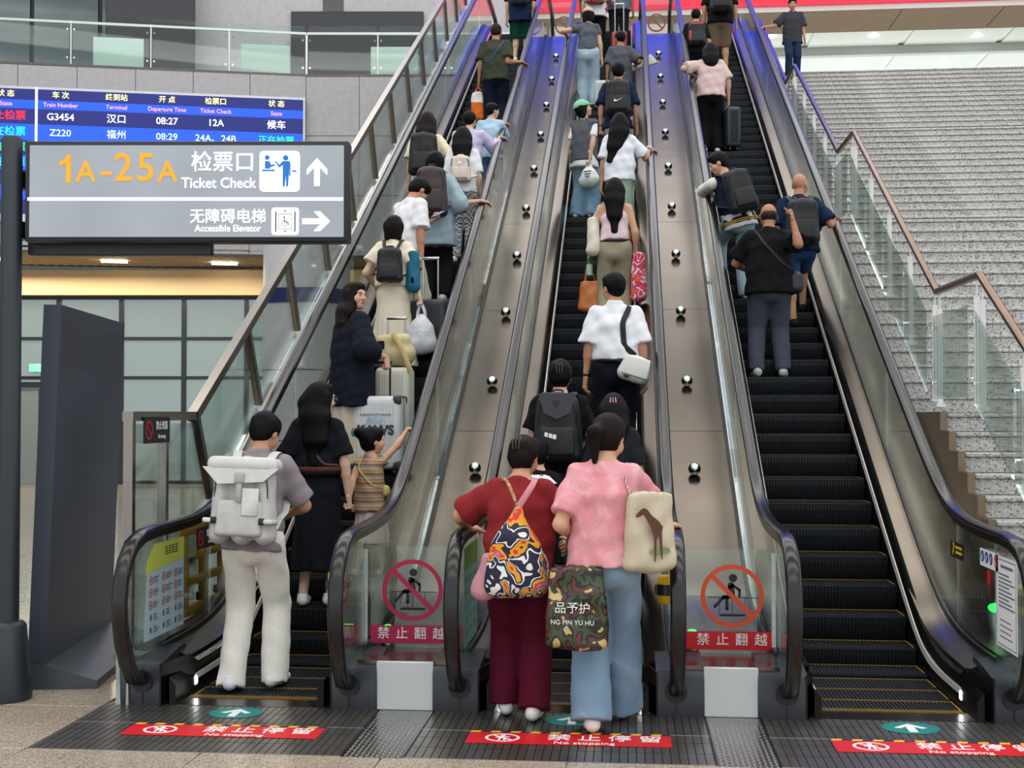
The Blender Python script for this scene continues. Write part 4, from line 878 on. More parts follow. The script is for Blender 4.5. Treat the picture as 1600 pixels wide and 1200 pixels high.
    if face:
        m = MB()
        for q in (1, -1):
            c = E(q * .031, .0885, .006); m.ball(c, .0075 * hs, 8, 6, 0); m.ball(c + fwh * .0042 * hs, .0048 * hs, 8, 6, 1)
            m.tube([E(q * .016, .096, .024), E(q * .032, .096, .029), E(q * .048, .085, .025)], .0032 * hs, 6, mi=1)
            m.tube([E(q * .018, .0965, .009), E(q * .031, .099, .0125), E(q * .044, .09, .009)], .0018 * hs, 5, mi=1)
        m.tube([E(-.021, .094, -.060), E(-.008, .101, -.057), E(.008, .101, -.057), E(.021, .094, -.060)], [.001, .0042 * hs, .0042 * hs, .001], 6, mi=2); m.tube([E(-.017, .094, -.063), E(0, .099, -.066), E(.017, .094, -.063)], [.001, .005 * hs, .001], 6, mi=2)
        m.build('facial_features', [mat('eye_white', '#e6e0da', .3), mat('eye_dark', '#1a1210', .3), mat('lips_' + ('f' if fem else 'm'), '#a8584f' if fem else '#9c6553', .5)], o, 60)
    # clothes
    if bottom:
        t = bottom; k = t['kind']; p = SDF(); ls = t.get('loose', .02) * s
        p.cone(hip - V(0, 0, .03 * s), wst - up * .03 * s, .108 * s * g + ls * .4, .100 * s * g, .05, rt, 1.36)
        if k in ('pants', 'shorts'):
            r0, r1 = t.get('rk', .075) * s, t.get('rh', .07) * s
            for sd in (1, -1):
                a, kn, an, ft = leg[sd]; a2 = a + V(sd * .008, 0, .02)
                if k == 'pants':
                    e = V(an[0], an[1] - .005, ft[2] + t.get('hem', .06) * s) ; p.cone(a2, kn, .090 * s * g + ls * .3, r0, .03).cone(kn, e, r0, r1, .02, cut=True)
                else: e = a2 + (kn - a2) * t.get('len', .85); p.cone(a2, e, .1 * s * g, r0, .03, cut=True)
        else:
            bt_ = V(0, hipy * .3, t.get('hem', .25) * s); p.cone(hip - V(0, 0, .02 * s), bt_, .125 * s * g, t.get('r', .2) * s, .03, (1, 0, 0), t.get('wide', 1.25), cut=True, fold=(t.get('fold', .012), t.get('nf', 9)))
            for sd in (1, -1):
                if t.get('hem', .25) < .5: p.cone(leg[sd][0], leg[sd][1], .07 * s, .06 * s, .04)
        J['bot'] = p; link('trousers' if k == 'pants' else k, mesh_np(k, [p.mesh(res * .95, min(t.get('wr', .003), .0042), 1, True)], [t['mat']]), o)
        if t.get('belt'):
            J['beltspec'] = (wst - up * (.045 if not t.get('beltz') else t['beltz']) * s, t['belt'])
    if top:
        t = top; p = SDF(); ls = t.get('loose', .016) * s; hm = hip + up * (t.get('hem', .80) * s - .885 * s); rh = t.get('rh', .118) * s * g + ls
        p.cone(chs, wst, .104 * s * g + ls * .8, .100 * s * g + ls, .05, rt, 1.33)
        if hm[2] < wst[2]: p.cone(wst, hm, .100 * s * g + ls, rh, .05, rt, 1.36, cut=True, fold=(t.get('fold', .0), 7))
        if t.get('tank'):
            p.cone(chs, chs + up * .06 * s, .105 * s * g + ls, .085 * s, .03, rt, 1.3)
            for sd in (1, -1): p.cone(chs + rt * sd * .085 * s + up * .05 * s, sh[sd] - rt * sd * .06 * s + up * .055 * s, .022 * s, .014 * s, .01)
        else:
            p.cone(sh[1] - rt * .025 * s, nkb - up * .042 * s, .056 * s + ls * .3, .058 * s, .04).cone(sh[-1] + rt * .025 * s, nkb - up * .042 * s, .056 * s + ls * .3, .058 * s, .04).cone(chs, nkb - up * .075 * s, .104 * s * g + ls * .5, .064 * s, .05, rt, 1.3)
            p.cone(nkb - up * .06 * s, nkb + up * (.008 + t.get('collar', 0)) * s - fw * .005, .078 * s, .064 * s, .02, cut=True)
            sl = t.get('sleeve', .6); rs = t.get('rs', .062) * s * (.6 + .4 * g) + ls * .5
            pm_ = p
            if t.get('sleevemat'): p = SDF(); J['slv'] = p
            for sd in (1, -1):
                a, e, wv = arm[sd]
                if sl <= 0: continue
                if sl <= 1: p.cone(a - rt * sd * .01, a + (e - a) * sl, .058 * s * (.6 + .4 * g) + ls * .3, rs, .03, cut=True)
                else: p.cone(a, e, .062 * s * (.6 + .4 * g) + ls * .4, rs * .9, .03).cone(e, e + (wv - e) * (sl - 1), rs * .9, rs * .75, .02, cut=True)
            if t.get('sleevemat'): link('sleeves', mesh_np('sleeves', [p.mesh(res, .004)], [t['sleevemat']]), o)
            p = pm_
        if hm[2] >= wst[2]: p.half(hm, -up)
        J['top'] = p; tp_ = link(t.get('name', 'shirt'), mesh_np('shirt', [p.mesh(res * .92, t.get('wr', .0030), 1.45)], [t['mat']]), o)
        if t.get('under'):      # lighter shirt showing below and at the sleeves
            q = SDF(); hm2 = hip + up * (t['uhem'] * s - .885 * s); q.cone(wst, hm2, .108 * s * g + ls * .7, rh * .97, .04, rt, 1.4, cut=True)
            for sd in (1, -1): a, e, wv = arm[sd]; q.cone(a, a + (e - a) * t.get('usl', .62), .058 * s, .06 * s, .03, cut=True)
            link('undershirt', mesh_np('undershirt', [q.mesh(res, .003)], [t['under']]), o)
        if t.get('trim'):       # striped hem band
            for i_, zz in enumerate((.012, .030)):
                cpos = hm + up * zz; link('hem_stripe', MB().tube([cpos + rt * ((rh * 1.4 + .006) * math.cos(a)) + fw * ((rh + .006) * math.sin(a)) for a in np.linspace(0, 2 * math.pi, 28, endpoint=False)], .006, 6, closed=True).mesh('hem_stripe', [t['trim']], 60), o)
    if 'beltspec' in J:
        cp, bm_ = J['beltspec']; P = []
        for a in np.linspace(0, 2 * math.pi, 28, endpoint=False):
            dv = rt * math.cos(a) + fw * math.sin(a); P.append(onto(J, cp, -dv, .002, ('top', 'bot') if 'top' in J else ('bot',), .45))
        link('belt', MB().tube(P, [(.018 * s, .007)] * 28, 6, closed=True, side=tuple(up)).mesh('belt', [bm_], 60), o)
    # shoes
    for sd in (1, -1):
        ft = leg[sd][3]; q = link('shoe', shoe_mesh(shoes, shoek), o, (ft[0], ft[1] + .02 * s, ft[2])); q.scale = (s * 1.0,) * 3; q.rotation_euler = (0, 0, -sd * .12)
    # hair
    if hair:
        t = hair; k = t['kind']; p = SDF(); m = hairm(t.get('col', '#0a0807')); ln = t.get('len', .3)
        if k != 'fringe':
            th = .006 if k == 'buzz' else .014
            p.ell(E(0, -.018, .032), V(.077 + th, .094 + th, .086 + th) * hs, .02, B)
            if k != 'buzz': p.ell(E(0, .035, .088), V(.06, .05, .03) * hs, .03, B)
            if k in ('long', 'bob', 'bun', 'pony', 'claw'): p.ell(E(0, -.035, -.02), V(.082, .082, .088) * hs, .03, B)
            else: p.ell(E(0, -.05, -.01), V(.074, .062, .08) * hs, .02, B)
            p.ell(E(0, .098, -.036), V(.074 if k not in ('long', 'bob') else .062, .08, .098) * hs, .01, B, True)
            for q in (1, -1):
                if k not in ('long', 'bob'): p.ell(E(q * .088, .022, -.05), V(.03, .045, .05) * hs, .01, B, True)
        else: p.ell(E(0, -.03, -.012), V(.083, .083, .055) * hs, .02, B); p.ell(E(0, .1, -.02), V(.1, .1, .12) * hs, .01, B, True)
        bk = -fw
        if k == 'long':
            a = E(0, -.055, -.02); b1 = nkb + bk * .085 * s + up * .01 * s; c1 = b1 + V(0, 0, -ln * .5 * s) + bk * .035 * s + rt * t.get('dx', 0) * .5; d1 = b1 + V(0, 0, -ln * s) + bk * .045 * s + rt * t.get('dx', 0)
            p.cone(a, b1, .062 * hs, .052 * s, .06, rt, 1.5).cone(E(0, -.07, -.06), c1, .055 * s, .042 * s, .06, rt, t.get('ff', 1.8)).cone(b1, d1, .048 * s, .024 * s, .06, rt, t.get('ff', 1.9))
            for q in (1, -1): p.cone(E(q * .078, -.005, .02), E(q * .082, -.01, -.09) , .026 * hs, .024 * hs, .03)
        if k == 'bob':
            for q in (1, 0, -1): p.cone(E(q * .055, -.045, 0), E(q * .062, -.05, -.115), .05 * hs, .03 * hs, .04)
        if k in ('bun', 'claw'): c = E(t.get('bx', 0), t.get('by', -.085), t.get('bz', .085)); p.ell(c, V(.045, .04, .04) * hs * t.get('bs', 1), .02, B)
        if k == 'pony':
            a = E(t.get('bx', 0), -.10, .01); b1 = a - uph * .05 * hs - fwh * .045 * hs; c1 = b1 + V(0, 0, -ln * s) + rt * t.get('dx', 0); p.cone(a, b1, .028 * hs, .036 * hs, .02).cone(b1, c1, .036 * hs, .012 * hs, .02, rt, 1.3)
        hv = p.mesh(max(.0085, .0008 * y), .0011, 2.2, k in ('long', 'pony')); link('hair', mesh_np('hair', [hv], [m]), o)
        if t.get('clip'):
            c = E(t.get('bx', 0), (t.get('by', -.085) - .04 * t.get('bs', 1)) if k in ('bun', 'claw') else -.118, t.get('bz', .02)); mm = MB()
            for q in (-1, 0, 1): mm.tube([c + rth * q * .018 * hs + uph * .04 * hs, c + rth * q * .022 * hs - fwh * .015, c + rth * q * .018 * hs - uph * .04 * hs], .005 * hs, 6)
            mm.build('hair_clip', t['clip'], o, 60)
        if t.get('cap'):
            cp = SDF(); cp.ell(E(0, -.016, .04), V(.104, .124, .102) * hs, .02, B).half(E(0, 0, .026), -uph); cv = cp.mesh(.011); cp2 = SDF(); cp2.cone(E(-.035, .11, .034), E(.035, .11, .034), .026 * hs, .026 * hs, .02, fwh, 2.8).half(E(0, 0, .026), -uph).half(E(0, 0, .044), uph); link('cap', mesh_np('cap', [cv, cp2.mesh(.009)], [t['cap']]), o)
    if t_glasses := (hair or {}).get('glasses'):
        mm = MB()
        for q in (1, -1):
            mm.tube([E(q * .034 + .022 * math.cos(a), .106, .004 + .02 * math.sin(a)) for a in np.linspace(0, 2 * math.pi, 16, endpoint=False)], .0016, 5, closed=True); mm.tube([E(q * .056, .104, .008), E(q * .08, .0, .006)], .0016, 5)
        mm.tube([E(-.012, .108, .008), E(.012, .108, .008)], .0016, 5); mm.build('glasses', t_glasses, o, 60)
    J['E'] = E; J['B'] = B; J['up0'] = up; PEOPLE[key] = J; return J
def wpt(J, p):
    c, s = math.cos(J['rz']), math.sin(J['rz']); return V(J['x'] + p[0] * c - p[1] * s, J['y'] + p[0] * s + p[1] * c, J['z'] + p[2])
def onto(J, p, d, gap=.008, keys=('top', 'bot'), start=.5):
    """local point moved along -d outside the clothes, then brought in until it touches them"""
    p = V(*p); d = unit(V(*d)); q = p - d * start
    for _ in range(40):
        v = min(float(J[k].at(q)[0]) for k in keys if k in J)
        if v < gap: break
        q = q + d * max(v - gap * .5, .003) * .8
        if (q - p) @ d > .3: break
    return q
def strap(J, pts, d, m, name='strap', w=.02, t=.004, parent=None, gap=.008, keys=('top',)):
    """flat band laid on the clothes along local points; returned in world space under parent"""
    P = []
    for a, b in zip(pts, pts[1:]):
        for i in range(6): P.append(V(*a) + (V(*b) - V(*a)) * i / 6)
    P.append(V(*pts[-1])); Q = [onto(J, p, d, gap, keys) for p in P]; Q = [Q[0]] + [(Q[i - 1] + 2 * Q[i] + Q[i + 1]) / 4 for i in range(1, len(Q) - 1)] + [Q[-1]]
    me = MB(); n = len(Q); v = []
    dn = unit(V(*d))
    for i, q in enumerate(Q):
        tg = unit(Q[min(i + 1, n - 1)] - Q[max(i - 1, 0)]); sd = unit(np.cross(tg, dn)); v += [q - sd * w / 2 - dn * t, q + sd * w / 2 - dn * t, q + sd * w / 2 + dn * t, q - sd * w / 2 + dn * t]
    f = [(0, 3, 2, 1), (4 * n - 4, 4 * n - 3, 4 * n - 2, 4 * n - 1)]
    for i in range(n - 1):
        for k in range(4): f.append((4 * i + k, 4 * i + (k + 1) % 4, 4 * i + 4 + (k + 1) % 4, 4 * i + 4 + k))
    me.add(v, f); return me
# ------------------------------------------------------------------ materials for particular clothes
def stripes(name, stops, scale, axis=2, rough=.85):
    def fn(nt, tc):
        sx = nn(nt, 'ShaderNodeSeparateXYZ'); nt.links.new(tc.outputs['Object'], sx.inputs[0])
        m = nn(nt, 'ShaderNodeMath', operation='MULTIPLY'); m.inputs[1].default_value = scale; nt.links.new(sx.outputs[axis], m.inputs[0])
        fr = nn(nt, 'ShaderNodeMath', operation='FRACT'); nt.links.new(m.outputs[0], fr.inputs[0]); return ramp(nt, fr.outputs[0], stops)
    return tree(name, fn, rough)
def blotch(name, stops, scale, rough=.8, dist=.6, detail=2.0, interp='CONSTANT'):
    def fn(nt, tc):
        n = nn(nt, 'ShaderNodeTexNoise', Scale=scale, Detail=detail, Distortion=dist); nt.links.new(tc.outputs['Object'], n.inputs['Vector']); return ramp(nt, n.outputs['Fac'], stops, interp)
    return tree(name, fn, rough)
def checks(name, a, b, scale):
    def fn(nt, tc):
        c = nn(nt, 'ShaderNodeTexChecker', Scale=scale); c.inputs[1].default_value = (*C3(a), 1); c.inputs[2].default_value = (*C3(b), 1); nt.links.new(tc.outputs['Object'], c.inputs[0]); return c.outputs[0]
    return tree(name, fn, .85)
STRIPE = stripes('child_stripes', [(0, '#a98a6c'), (.22, '#6d6a68'), (.45, '#d59a4a'), (.62, '#8f8580'), (.8, '#c9a489')], 15)
TIEDYE = blotch('pink_tie_dye', [(0, '#c9777f'), (.45, '#d98f95'), (.7, '#e6aab0')], 9, .85, 1.0, 5.0, 'LINEAR')
DENIM = blotch('washed_denim', [(0, '#5b7893'), (.5, '#7b97ad'), (.75, '#a9bfcc')], 3.0, .8, .4, 6.0, 'LINEAR')
DENIM2 = blotch('pale_denim', [(0, '#7f9cad'), (.5, '#9ab3bf'), (.75, '#bccdd3')], 4, .8, .4, 6.0, 'LINEAR')
CAMO = blotch('camouflage', [(0, '#c2a765'), (.34, '#1a1c16'), (.42, '#3a4a28'), (.50, '#15140f'), (.55, '#6b2a26'), (.60, '#2b3a22'), (.65, '#cdb070')], 11, .35, .5, 1.5)
ABSTR = blotch('bold_print', [(0, '#e8e6e2'), (.36, '#1d1a33'), (.46, '#e6e6ea'), (.49, '#1d1a33'), (.53, '#e29c1c'), (.60, '#d8322c'), (.66, '#8f92c4')], 8, .7, 1.2, 1.0)
FLORAL = blotch('floral_print', [(0, '#7e2c22'), (.42, '#c9653b'), (.5, '#d99a86'), (.55, '#a33a2c'), (.62, '#2b2522')], 28, .75, .8, 2.0)
def SY(k): return STEPY0 + STEPD * k + .12
def SZt(k): return G(STEPY0 + STEPD * k)
def rail(ci, sd, y, dz=.035): return (CX[ci] + sd * XG, y, cH(y) + dz)
FB = fab; NV = V
def on(key, label, k, x, h, **kw): return person(key, label, x, SY(k), SZt(k), h, **kw)
pants = lambda c, **k: dict(kind='pants', mat=c if not isinstance(c, str) else fab(c), **k)
tee = lambda c, **k: dict(mat=c if not isinstance(c, str) else fab(c), **k)
DN = (0, 0, -1); FWD = (0, 1, 0)
SK1, SK2, SK3 = '#d3a98c', '#bd8c6c', '#a97957'
# ---- left escalator
person('P1', 'person in grey polo shirt and cream trousers wearing a pale backpack', -2.27, 7.46, .006, 1.70, lean=.10, hp=.45, hy=-.25, tilt=.03, skin='#c08e70', top=tee('#8d8487', sleeve=.86, hem=.83, collar=.02, loose=.025, rs=.07), bottom=pants('#f0ece2', rk=.085, rh=.082, hem=.02, loose=.02, wr=.005), shoes='#e8e8ea', hair=dict(kind='short'), feet=((.115, .08, 0), (-.12, -.04, 0)), R=((-2.14, 7.80, 1.03), 'grip', (0, 0, 1), None, (1, -.5, -.5)), L=((-2.34, 7.80, 1.03), 'grip', (0, 0, 1), None, (-1, -.5, -.5)), face=True)
on('P2', 'person in black belted dress holding a phone and a small hand', 1, -2.22, 1.60, lean=.0, hy=-.85, fem=True, skin='#dcb59d', top=tee('#14151c', sleeve=.78, hem=1.0, rs=.075, loose=.03), bottom=dict(kind='skirt', mat=fab('#14151c'), hem=.27, r=.165, wide=1.25, fold=.01, belt=fab('#5b3326', .5), beltz=.02), shoes='#e6e0d6', hair=dict(kind='long', len=.36, glasses=mat('wire_frame', '#8d7d6c', .3, .8)), L=((-2.42, 8.92, 1.12), 'grip', (1, 0, 0)), R=((-1.99, 8.86, 1.03), 'grip', (-1, 0, 0)), face=True)
on('P3', 'small person in striped top reaching for the handrail', 2, -1.90, 1.06, rz=-.25, hy=-.75, hp=.05, fem=True, child=True, skin='#d2a384', top=tee(STRIPE, sleeve=.22, hem=.76, loose=.02, rh=.145), bottom=dict(kind='skirt', mat=fab('#d9c4bf'), hem=.40, r=.19, fold=.012), shoes='#e4c9c6', hair=dict(kind='bun', bx=-.03, bz=.07, by=-.125, bs=1.35, clip=blotch('clip_colours', [(0, '#d63a5a'), (.5, '#3ac07a'), (.6, '#2a7ad0')], 30)), R=((CX[0] + XG - .02, 9.28, cH(9.28) + .045), 'flat', DN, (.75, .65, -.1), (0, -.2, -1)), L=((-2.02, 8.92, .98), 'grip', (1, 0, 0)), face=True)
on('P4', 'person in long navy cardigan looking back beside a white suitcase', 6, -2.30, 1.62, rz=-.95, w=1.2, hy=-1.15, hp=.0, fem=True, skin='#d3a48a', top=tee('#161b26', sleeve=1.55, hem=.60, loose=.05, rs=.085, fold=.008, name='cardigan'), bottom=dict(kind='skirt', mat=fab('#cdbfa9'), hem=.10, r=.20, wide=1.1, fold=.014, nf=13), shoes='#d8d4cc', hair=dict(kind='long', len=.22, col='#1c110d'), R=((-2.0, 10.25, 2.13), 'grip', DN, (.2, -.1, -1)), face=True)
on('P5', 'person in cream puff-sleeve dress carrying a white plastic bag', 11, -2.23, 1.56, hp=.1, fem=True, skin='#dcb9a0', top=tee('#e4d9c0', sleeve=.62, hem=.95, rs=.088, loose=.03), bottom=dict(kind='skirt', mat=fab('#e2d7c0'), hem=.12, r=.20, fold=.012, nf=12), hair=dict(kind='bob', col='#17110e'), R=((-1.96, 11.72, 2.76), 'grip', (-1, 0, 0)), L=((-2.44, 11.95, 2.9), 'grip', (1, 0, 0)))
on('P6', 'person in white t-shirt looking down at a phone', 13, -2.22, 1.76, rz=-.75, hp=.75, lean=.12, skin=SK2, top=tee('#e3e3e6', sleeve=.85, hem=.78, loose=.03, rs=.08), bottom=pants('#cfc8b8'), hair=dict(kind='short'), R=((-2.03, 12.22, 3.02), 'grip', (-1, 0, 0)), L=((-2.0, 12.62, 3.62), 'grip', (0, 0, 1)), face=True)
on('P7', 'person in loose pale blue shirt with a large brown backpack', 16, -2.06, 1.63, fem=True, skin=SK1, top=tee('#9bb0bc', sleeve=1.05, hem=.62, loose=.06, rs=.10, fold=.012), bottom=pants('#15171c', rk=.09, rh=.085), hair=dict(kind='bob'), R=((CX[0] + XG - .01, 13.3, cH(13.3) + .045), 'flat', DN, (.8, .5, -.1), (0, -.3, -1)))
on('P8', 'person in cream t-shirt wearing a black backpack', 20, -2.34, 1.66, fem=True, skin=SK1, top=tee('#ece2c2', sleeve=.8, loose=.03, rs=.08), bottom=pants('#3a3a40'), hair=dict(kind='long', len=.2, col='#1b120e'), R=((-2.08, 14.62, 4.45), 'relax', (-1, 0, 0)))
on('P9', 'person in white t-shirt and checked trousers with a small cream backpack', 19, -1.88, 1.58, fem=True, skin=SK1, top=tee('#e6e7ea', sleeve=.85, hem=.86, loose=.025), bottom=pants(checks('small_checks', '#d4d4d0', '#3c3d42', 48), rk=.085, rh=.085), hair=dict(kind='long', len=.28))
on('P10', 'person in lavender long-sleeved top holding the handrail', 22, -1.92, 1.46, skin=SK1, hy=-.2, top=tee('#c5bedb', sleeve=1.7, loose=.03, rs=.075), bottom=pants('#4f6d8f'), hair=dict(kind='short'), R=(rail(0, 1, 15.25), 'flat', DN, (.7, .6, -.1), (0, -.3, -1)))
on('P11', 'person in pale blue t-shirt holding the handrail and looking right', 24, -1.72, 1.36, skin='#d3a286', hy=-.9, top=tee('#aecbdf', sleeve=.9, loose=.03, rs=.075), bottom=pants('#5f7fa3'), hair=dict(kind='short'), R=(rail(0, 1, 15.75), 'flat', DN, (.6, .7, -.1), (0, -.3, -1)), face=True)
on('P12', 'person in olive t-shirt with navy strap and one hand on the rail', 33, -1.94, 1.68, w=1.12, hp=.25, skin=SK3, top=tee('#3c4134', sleeve=.8, loose=.03, rs=.075), bottom=pants('#1a2030', rk=.085, rh=.08), hair=dict(kind='buzz', col='#241b16'), R=(rail(0, 1, 18.35), 'flat', DN, (.6, .7, -.1), (0, -.3, -1)))
on('P13', 'person in navy top and green shorts with a grey backpack', 45, -1.88, 1.66, w=1.1, skin=SK1, top=tee('#1b2646', sleeve=.8, hem=.74, loose=.03), bottom=dict(kind='shorts', mat=fab('#0f4438'), len=.95, rk=.105), hair=dict(kind='short'))
# ---- middle escalator
person('P14', 'person in dark red t-shirt and maroon trousers leaning on the handrail', -.60, 6.88, 0, 1.57, w=1.13, lean=.12, hp=.42, hy=-.3, fem=True, skin='#c99877', top=tee('#8b2a2d', sleeve=.85, hem=.80, loose=.03, rs=.078), bottom=pants('#571127', rk=.098, rh=.098, hem=.06, loose=.03, wr=.006), shoes='#e6e3da', hair=dict(kind='claw', col='#1c120e', bx=.0, by=-.085, bz=.02, bs=1.3, clip=mat('dark_clip', '#2a2322', .15)), L=((CX[1] - XG + .03, 7.22, 1.0), 'flat', DN, (.2, .9, 0), (-1, -.5, -.25)), R=((-.34, 7.18, .93), 'grip', (-1, 0, 0), None, (1, -.5, -.5)), feet=((.085, -.03, .004), (-.085, .10, .004)))
person('P15', 'person in pink t-shirt and wide jeans with a canvas shoulder bag', -.13, 6.66, 0, 1.69, lean=.10, hp=.42, hy=-.35, fem=True, w=1.02, skin='#d0a184', top=tee(TIEDYE, sleeve=.80, hem=.86, loose=.022, rs=.07, rh=.130), bottom=pants(DENIM, rk=.098, rh=.112, hem=.05, loose=.02, wr=.006), shoes='#e8e0d8', hair=dict(kind='pony', len=.16, col='#1a110d', bx=-.02), R=((CX[1] + XG - .02, 7.16, 1.0), 'flat', DN, (.5, .8, -.1), (.6, -.6, -.6)), L=((-.30, 6.82, 1.0), 'grip', (1, 0, 0), None, (-.4, -1, -.4)), feet=((.10, .30, .004), (-.07, -.02, .004)), face=True)
on('P16', 'person in black t-shirt and purple trousers with a black backpack', 2, -.50, 1.60, w=1.2, hp=.2, fem=True, skin='#d2a88f', top=tee('#101012', sleeve=.72, hem=.82, loose=.03, rs=.075), bottom=pants('#3a3150', rk=.095, rh=.09), shoes='#16161a', hair=dict(kind='claw', bz=.03, by=-.08, bs=1.2, clip=mat('gloss_clip', '#15161a', .08)))
on('P17', 'person in black top with white lace collar, mostly behind the red t-shirt', 0, -.62, 1.36, hp=.2, fem=True, skin=SK1, top=tee('#131316', sleeve=.9, hem=.85, loose=.03, rs=.08), bottom=dict(kind='shorts', mat=fab('#1a1a1e'), len=.6, rk=.1), shoes='#d9cdbb', shoek='flat', hair=dict(kind='bun', bz=.09, by=-.03), feet=((.12, .0, 0), (-.06, .12, 0)))
on('P18', 'person in dark top, mostly hidden behind the pink t-shirt', 1, -.11, 1.52, hp=.3, fem=True, skin=SK1, top=tee('#22222a', sleeve=.8, loose=.02), bottom=pants('#1c1c22'), shoes='#16161a', hair=dict(kind='long', len=.12, clip=mat('pink_clip', '#d38aa0', .3)))
on('P19', 'person in white short-sleeved shirt and black trousers with a shoulder bag', 6, -.11, 1.68, hy=.55, skin='#c4906f', top=tee('#e9ebef', sleeve=.88, hem=.965, loose=.03, rs=.085, collar=.03, rh=.108), bottom=pants('#10131c', rk=.082, rh=.075, belt=mat('black_leather', '#0c0c0e', .3), beltz=.095), shoes='#16161a', hair=dict(kind='short'), face=True)
on('P20', 'person in pale pink tank top and khaki trousers with several bags', 14, -.14, 1.54, fem=True, skin='#d0a080', top=tee('#e2c9cf', tank=True, hem=.985, loose=.006), bottom=pants('#9c947b', rk=.098, rh=.09, loose=.02, wr=.007, belt=mat('black_leather'), beltz=.075), hair=dict(kind='long', len=.36, col='#0b0706', ff=1.6), L=((-.40, 12.80, 3.27), 'grip', (1, 0, 0)), R=((.07, 12.75, 3.28), 'relax', (-1, 0, 0)))
on('P21', 'person in white t-shirt and sage skirt holding the right handrail', 20, -.10, 1.60, fem=True, skin=SK2, top=tee('#e6e9ee', sleeve=.8, hem=.84, loose=.03, rs=.075), bottom=dict(kind='skirt', mat=fab('#93a993'), hem=.32, r=.165, wide=1.15, fold=.006), hair=dict(kind='long', len=.36, dx=-.06), R=((CX[1] + XG - .01, 14.72, cH(14.72) + .045), 'flat', DN, (.6, .7, -.1), (.3, -.3, -1)))
on('P22', 'person in mint cap and grey vest over a white shirt, looking up', 23, -.54, 1.46, rz=-.35, hy=-.95, hp=-.3, fem=True, skin='#d3a68b', top=tee('#54575b', sleeve=.12, hem=.80, loose=.04, under=fab('#e4e4e2'), uhem=.72, usl=.75, name='vest'), bottom=pants(blotch('mid_denim', [(0, '#4d6d88'), (.5, '#6f8fa8'), (.75, '#8fa9bb')], 4, .8, .4, 6.0, 'LINEAR'), rk=.105, rh=.11, hem=.02), hair=dict(kind='bob', cap=fab('#8fc4a4')), R=((-.47, 15.18, 4.70), 'grip', (-1, 0, 0)), face=True)
on('P23', 'person in navy t-shirt with a black backpack bearing a white swoosh', 26, -.13, 1.66, skin=SK2, top=tee('#182740', sleeve=.85, loose=.03, rs=.08), bottom=pants('#b9b7b2'), hair=dict(kind='short'), L=((-.36, 16.2, 5.33), 'grip', (1, 0, 0)))
on('P24', 'person in beige cap, grey top and pale jeans leaning on the left rail', 37, -.62, 1.58, lean=.12, fem=True, skin=SK1, top=tee('#565b63', sleeve=.5, hem=.93, loose=.01), bottom=pants(DENIM2, rk=.095, rh=.1, hem=.02), hair=dict(kind='bob', cap=fab('#c9b292')), L=(rail(1, -1, 19.65), 'flat', DN, (-.1, .9, 0), (-1, -.6, -.2)))
on('P25', 'person in grey t-shirt carrying a flat pale board', 34, -.11, 1.42, hy=.5, skin=SK3, top=tee('#53555c', sleeve=.9, hem=.72, loose=.04, rs=.08), bottom=dict(kind='shorts', mat=fab('#3a3d45'), len=.9, rk=.09), hair=dict(kind='short'), R=((.1, 18.72, 6.85), 'grip', (0, 0, 1)))
on('P26', 'person in white t-shirt with a floral backpack near the top', 45, -.56, 1.64, skin=SK1, top=tee('#e2e3e6', sleeve=.8, loose=.03), bottom=pants('#131418'), hair=dict(kind='short'), R=((-.22, 22.1, 8.75), 'grip', DN))
on('P27', 'person in blue-grey t-shirt beside the red suitcase near the top', 46, -.16, 1.68, skin=SK3, top=tee('#5d6a7b', sleeve=.8, loose=.04), bottom=pants('#2a2f38'), hair=dict(kind='short'))
# ---- right escalator
on('P28', 'person in black t-shirt and khaki shorts with a black backpack', 42, 1.52, 1.76, w=1.1, skin=SK2, top=tee('#121316', sleeve=.85, loose=.03), bottom=dict(kind='shorts', mat=fab('#746350'), len=1.0, rk=.09), hair=dict(kind='short'), L=((1.20, 21.0, 7.86), 'grip', (1, 0, 0)))
on('P29', 'person in black t-shirt with a red-trimmed backpack', 38, 1.06, 1.42, skin=SK2, top=tee('#15161a', sleeve=.85, loose=.03), bottom=pants('#1c1d22'), hair=dict(kind='short'))
on('P30', 'person in pale pink t-shirt and wide black trousers', 30, 1.13, 1.56, w=1.08, lean=.06, fem=True, skin=SK1, top=tee('#d9beb9', sleeve=.85, hem=.84, loose=.04, rs=.08), bottom=pants('#0e0f13', rk=.10, rh=.10, hem=.05), shoes='#e6e6e2', hair=dict(kind='long', len=.16), L=((CX[2] - XG + .03, 17.5, cH(17.5) + .05), 'flat', DN, (.1, .9, 0), (-1, -.6, -.2)), R=((1.38, 17.5, 6.02), 'relax', (-1, 0, 0), None, (1, -.8, 0)))
on('P31', 'person in navy jacket with white sleeves leaning on the left rail', 16, 1.15, 1.60, rz=.3, hy=1.1, tilt=-.25, lean=.12, hp=.2, skin='#d0a084', top=tee('#161f38', sleeve=1.85, sleevemat=fab('#d9d8d0'), hem=.84, loose=.03, rs=.062, trim=fab('#cfa53c'), under=fab('#dcdde0'), uhem=.79, usl=.3, name='jacket'), bottom=pants(DENIM2, rk=.085, rh=.085, hem=.04), shoes='#dfe2e4', hair=dict(kind='short', col='#16100d'), L=((.98, 13.58, 4.12), 'relax', (0, 1, 0), (.6, .2, .6), (-1, -.25, -.45)), R=((1.0, 13.62, 3.98), 'relax', (-1, 0, 0), None, (1, -.3, -.6)), feet=((.10, .06, 0), (-.08, .33, STEPD * TT)), face=True)
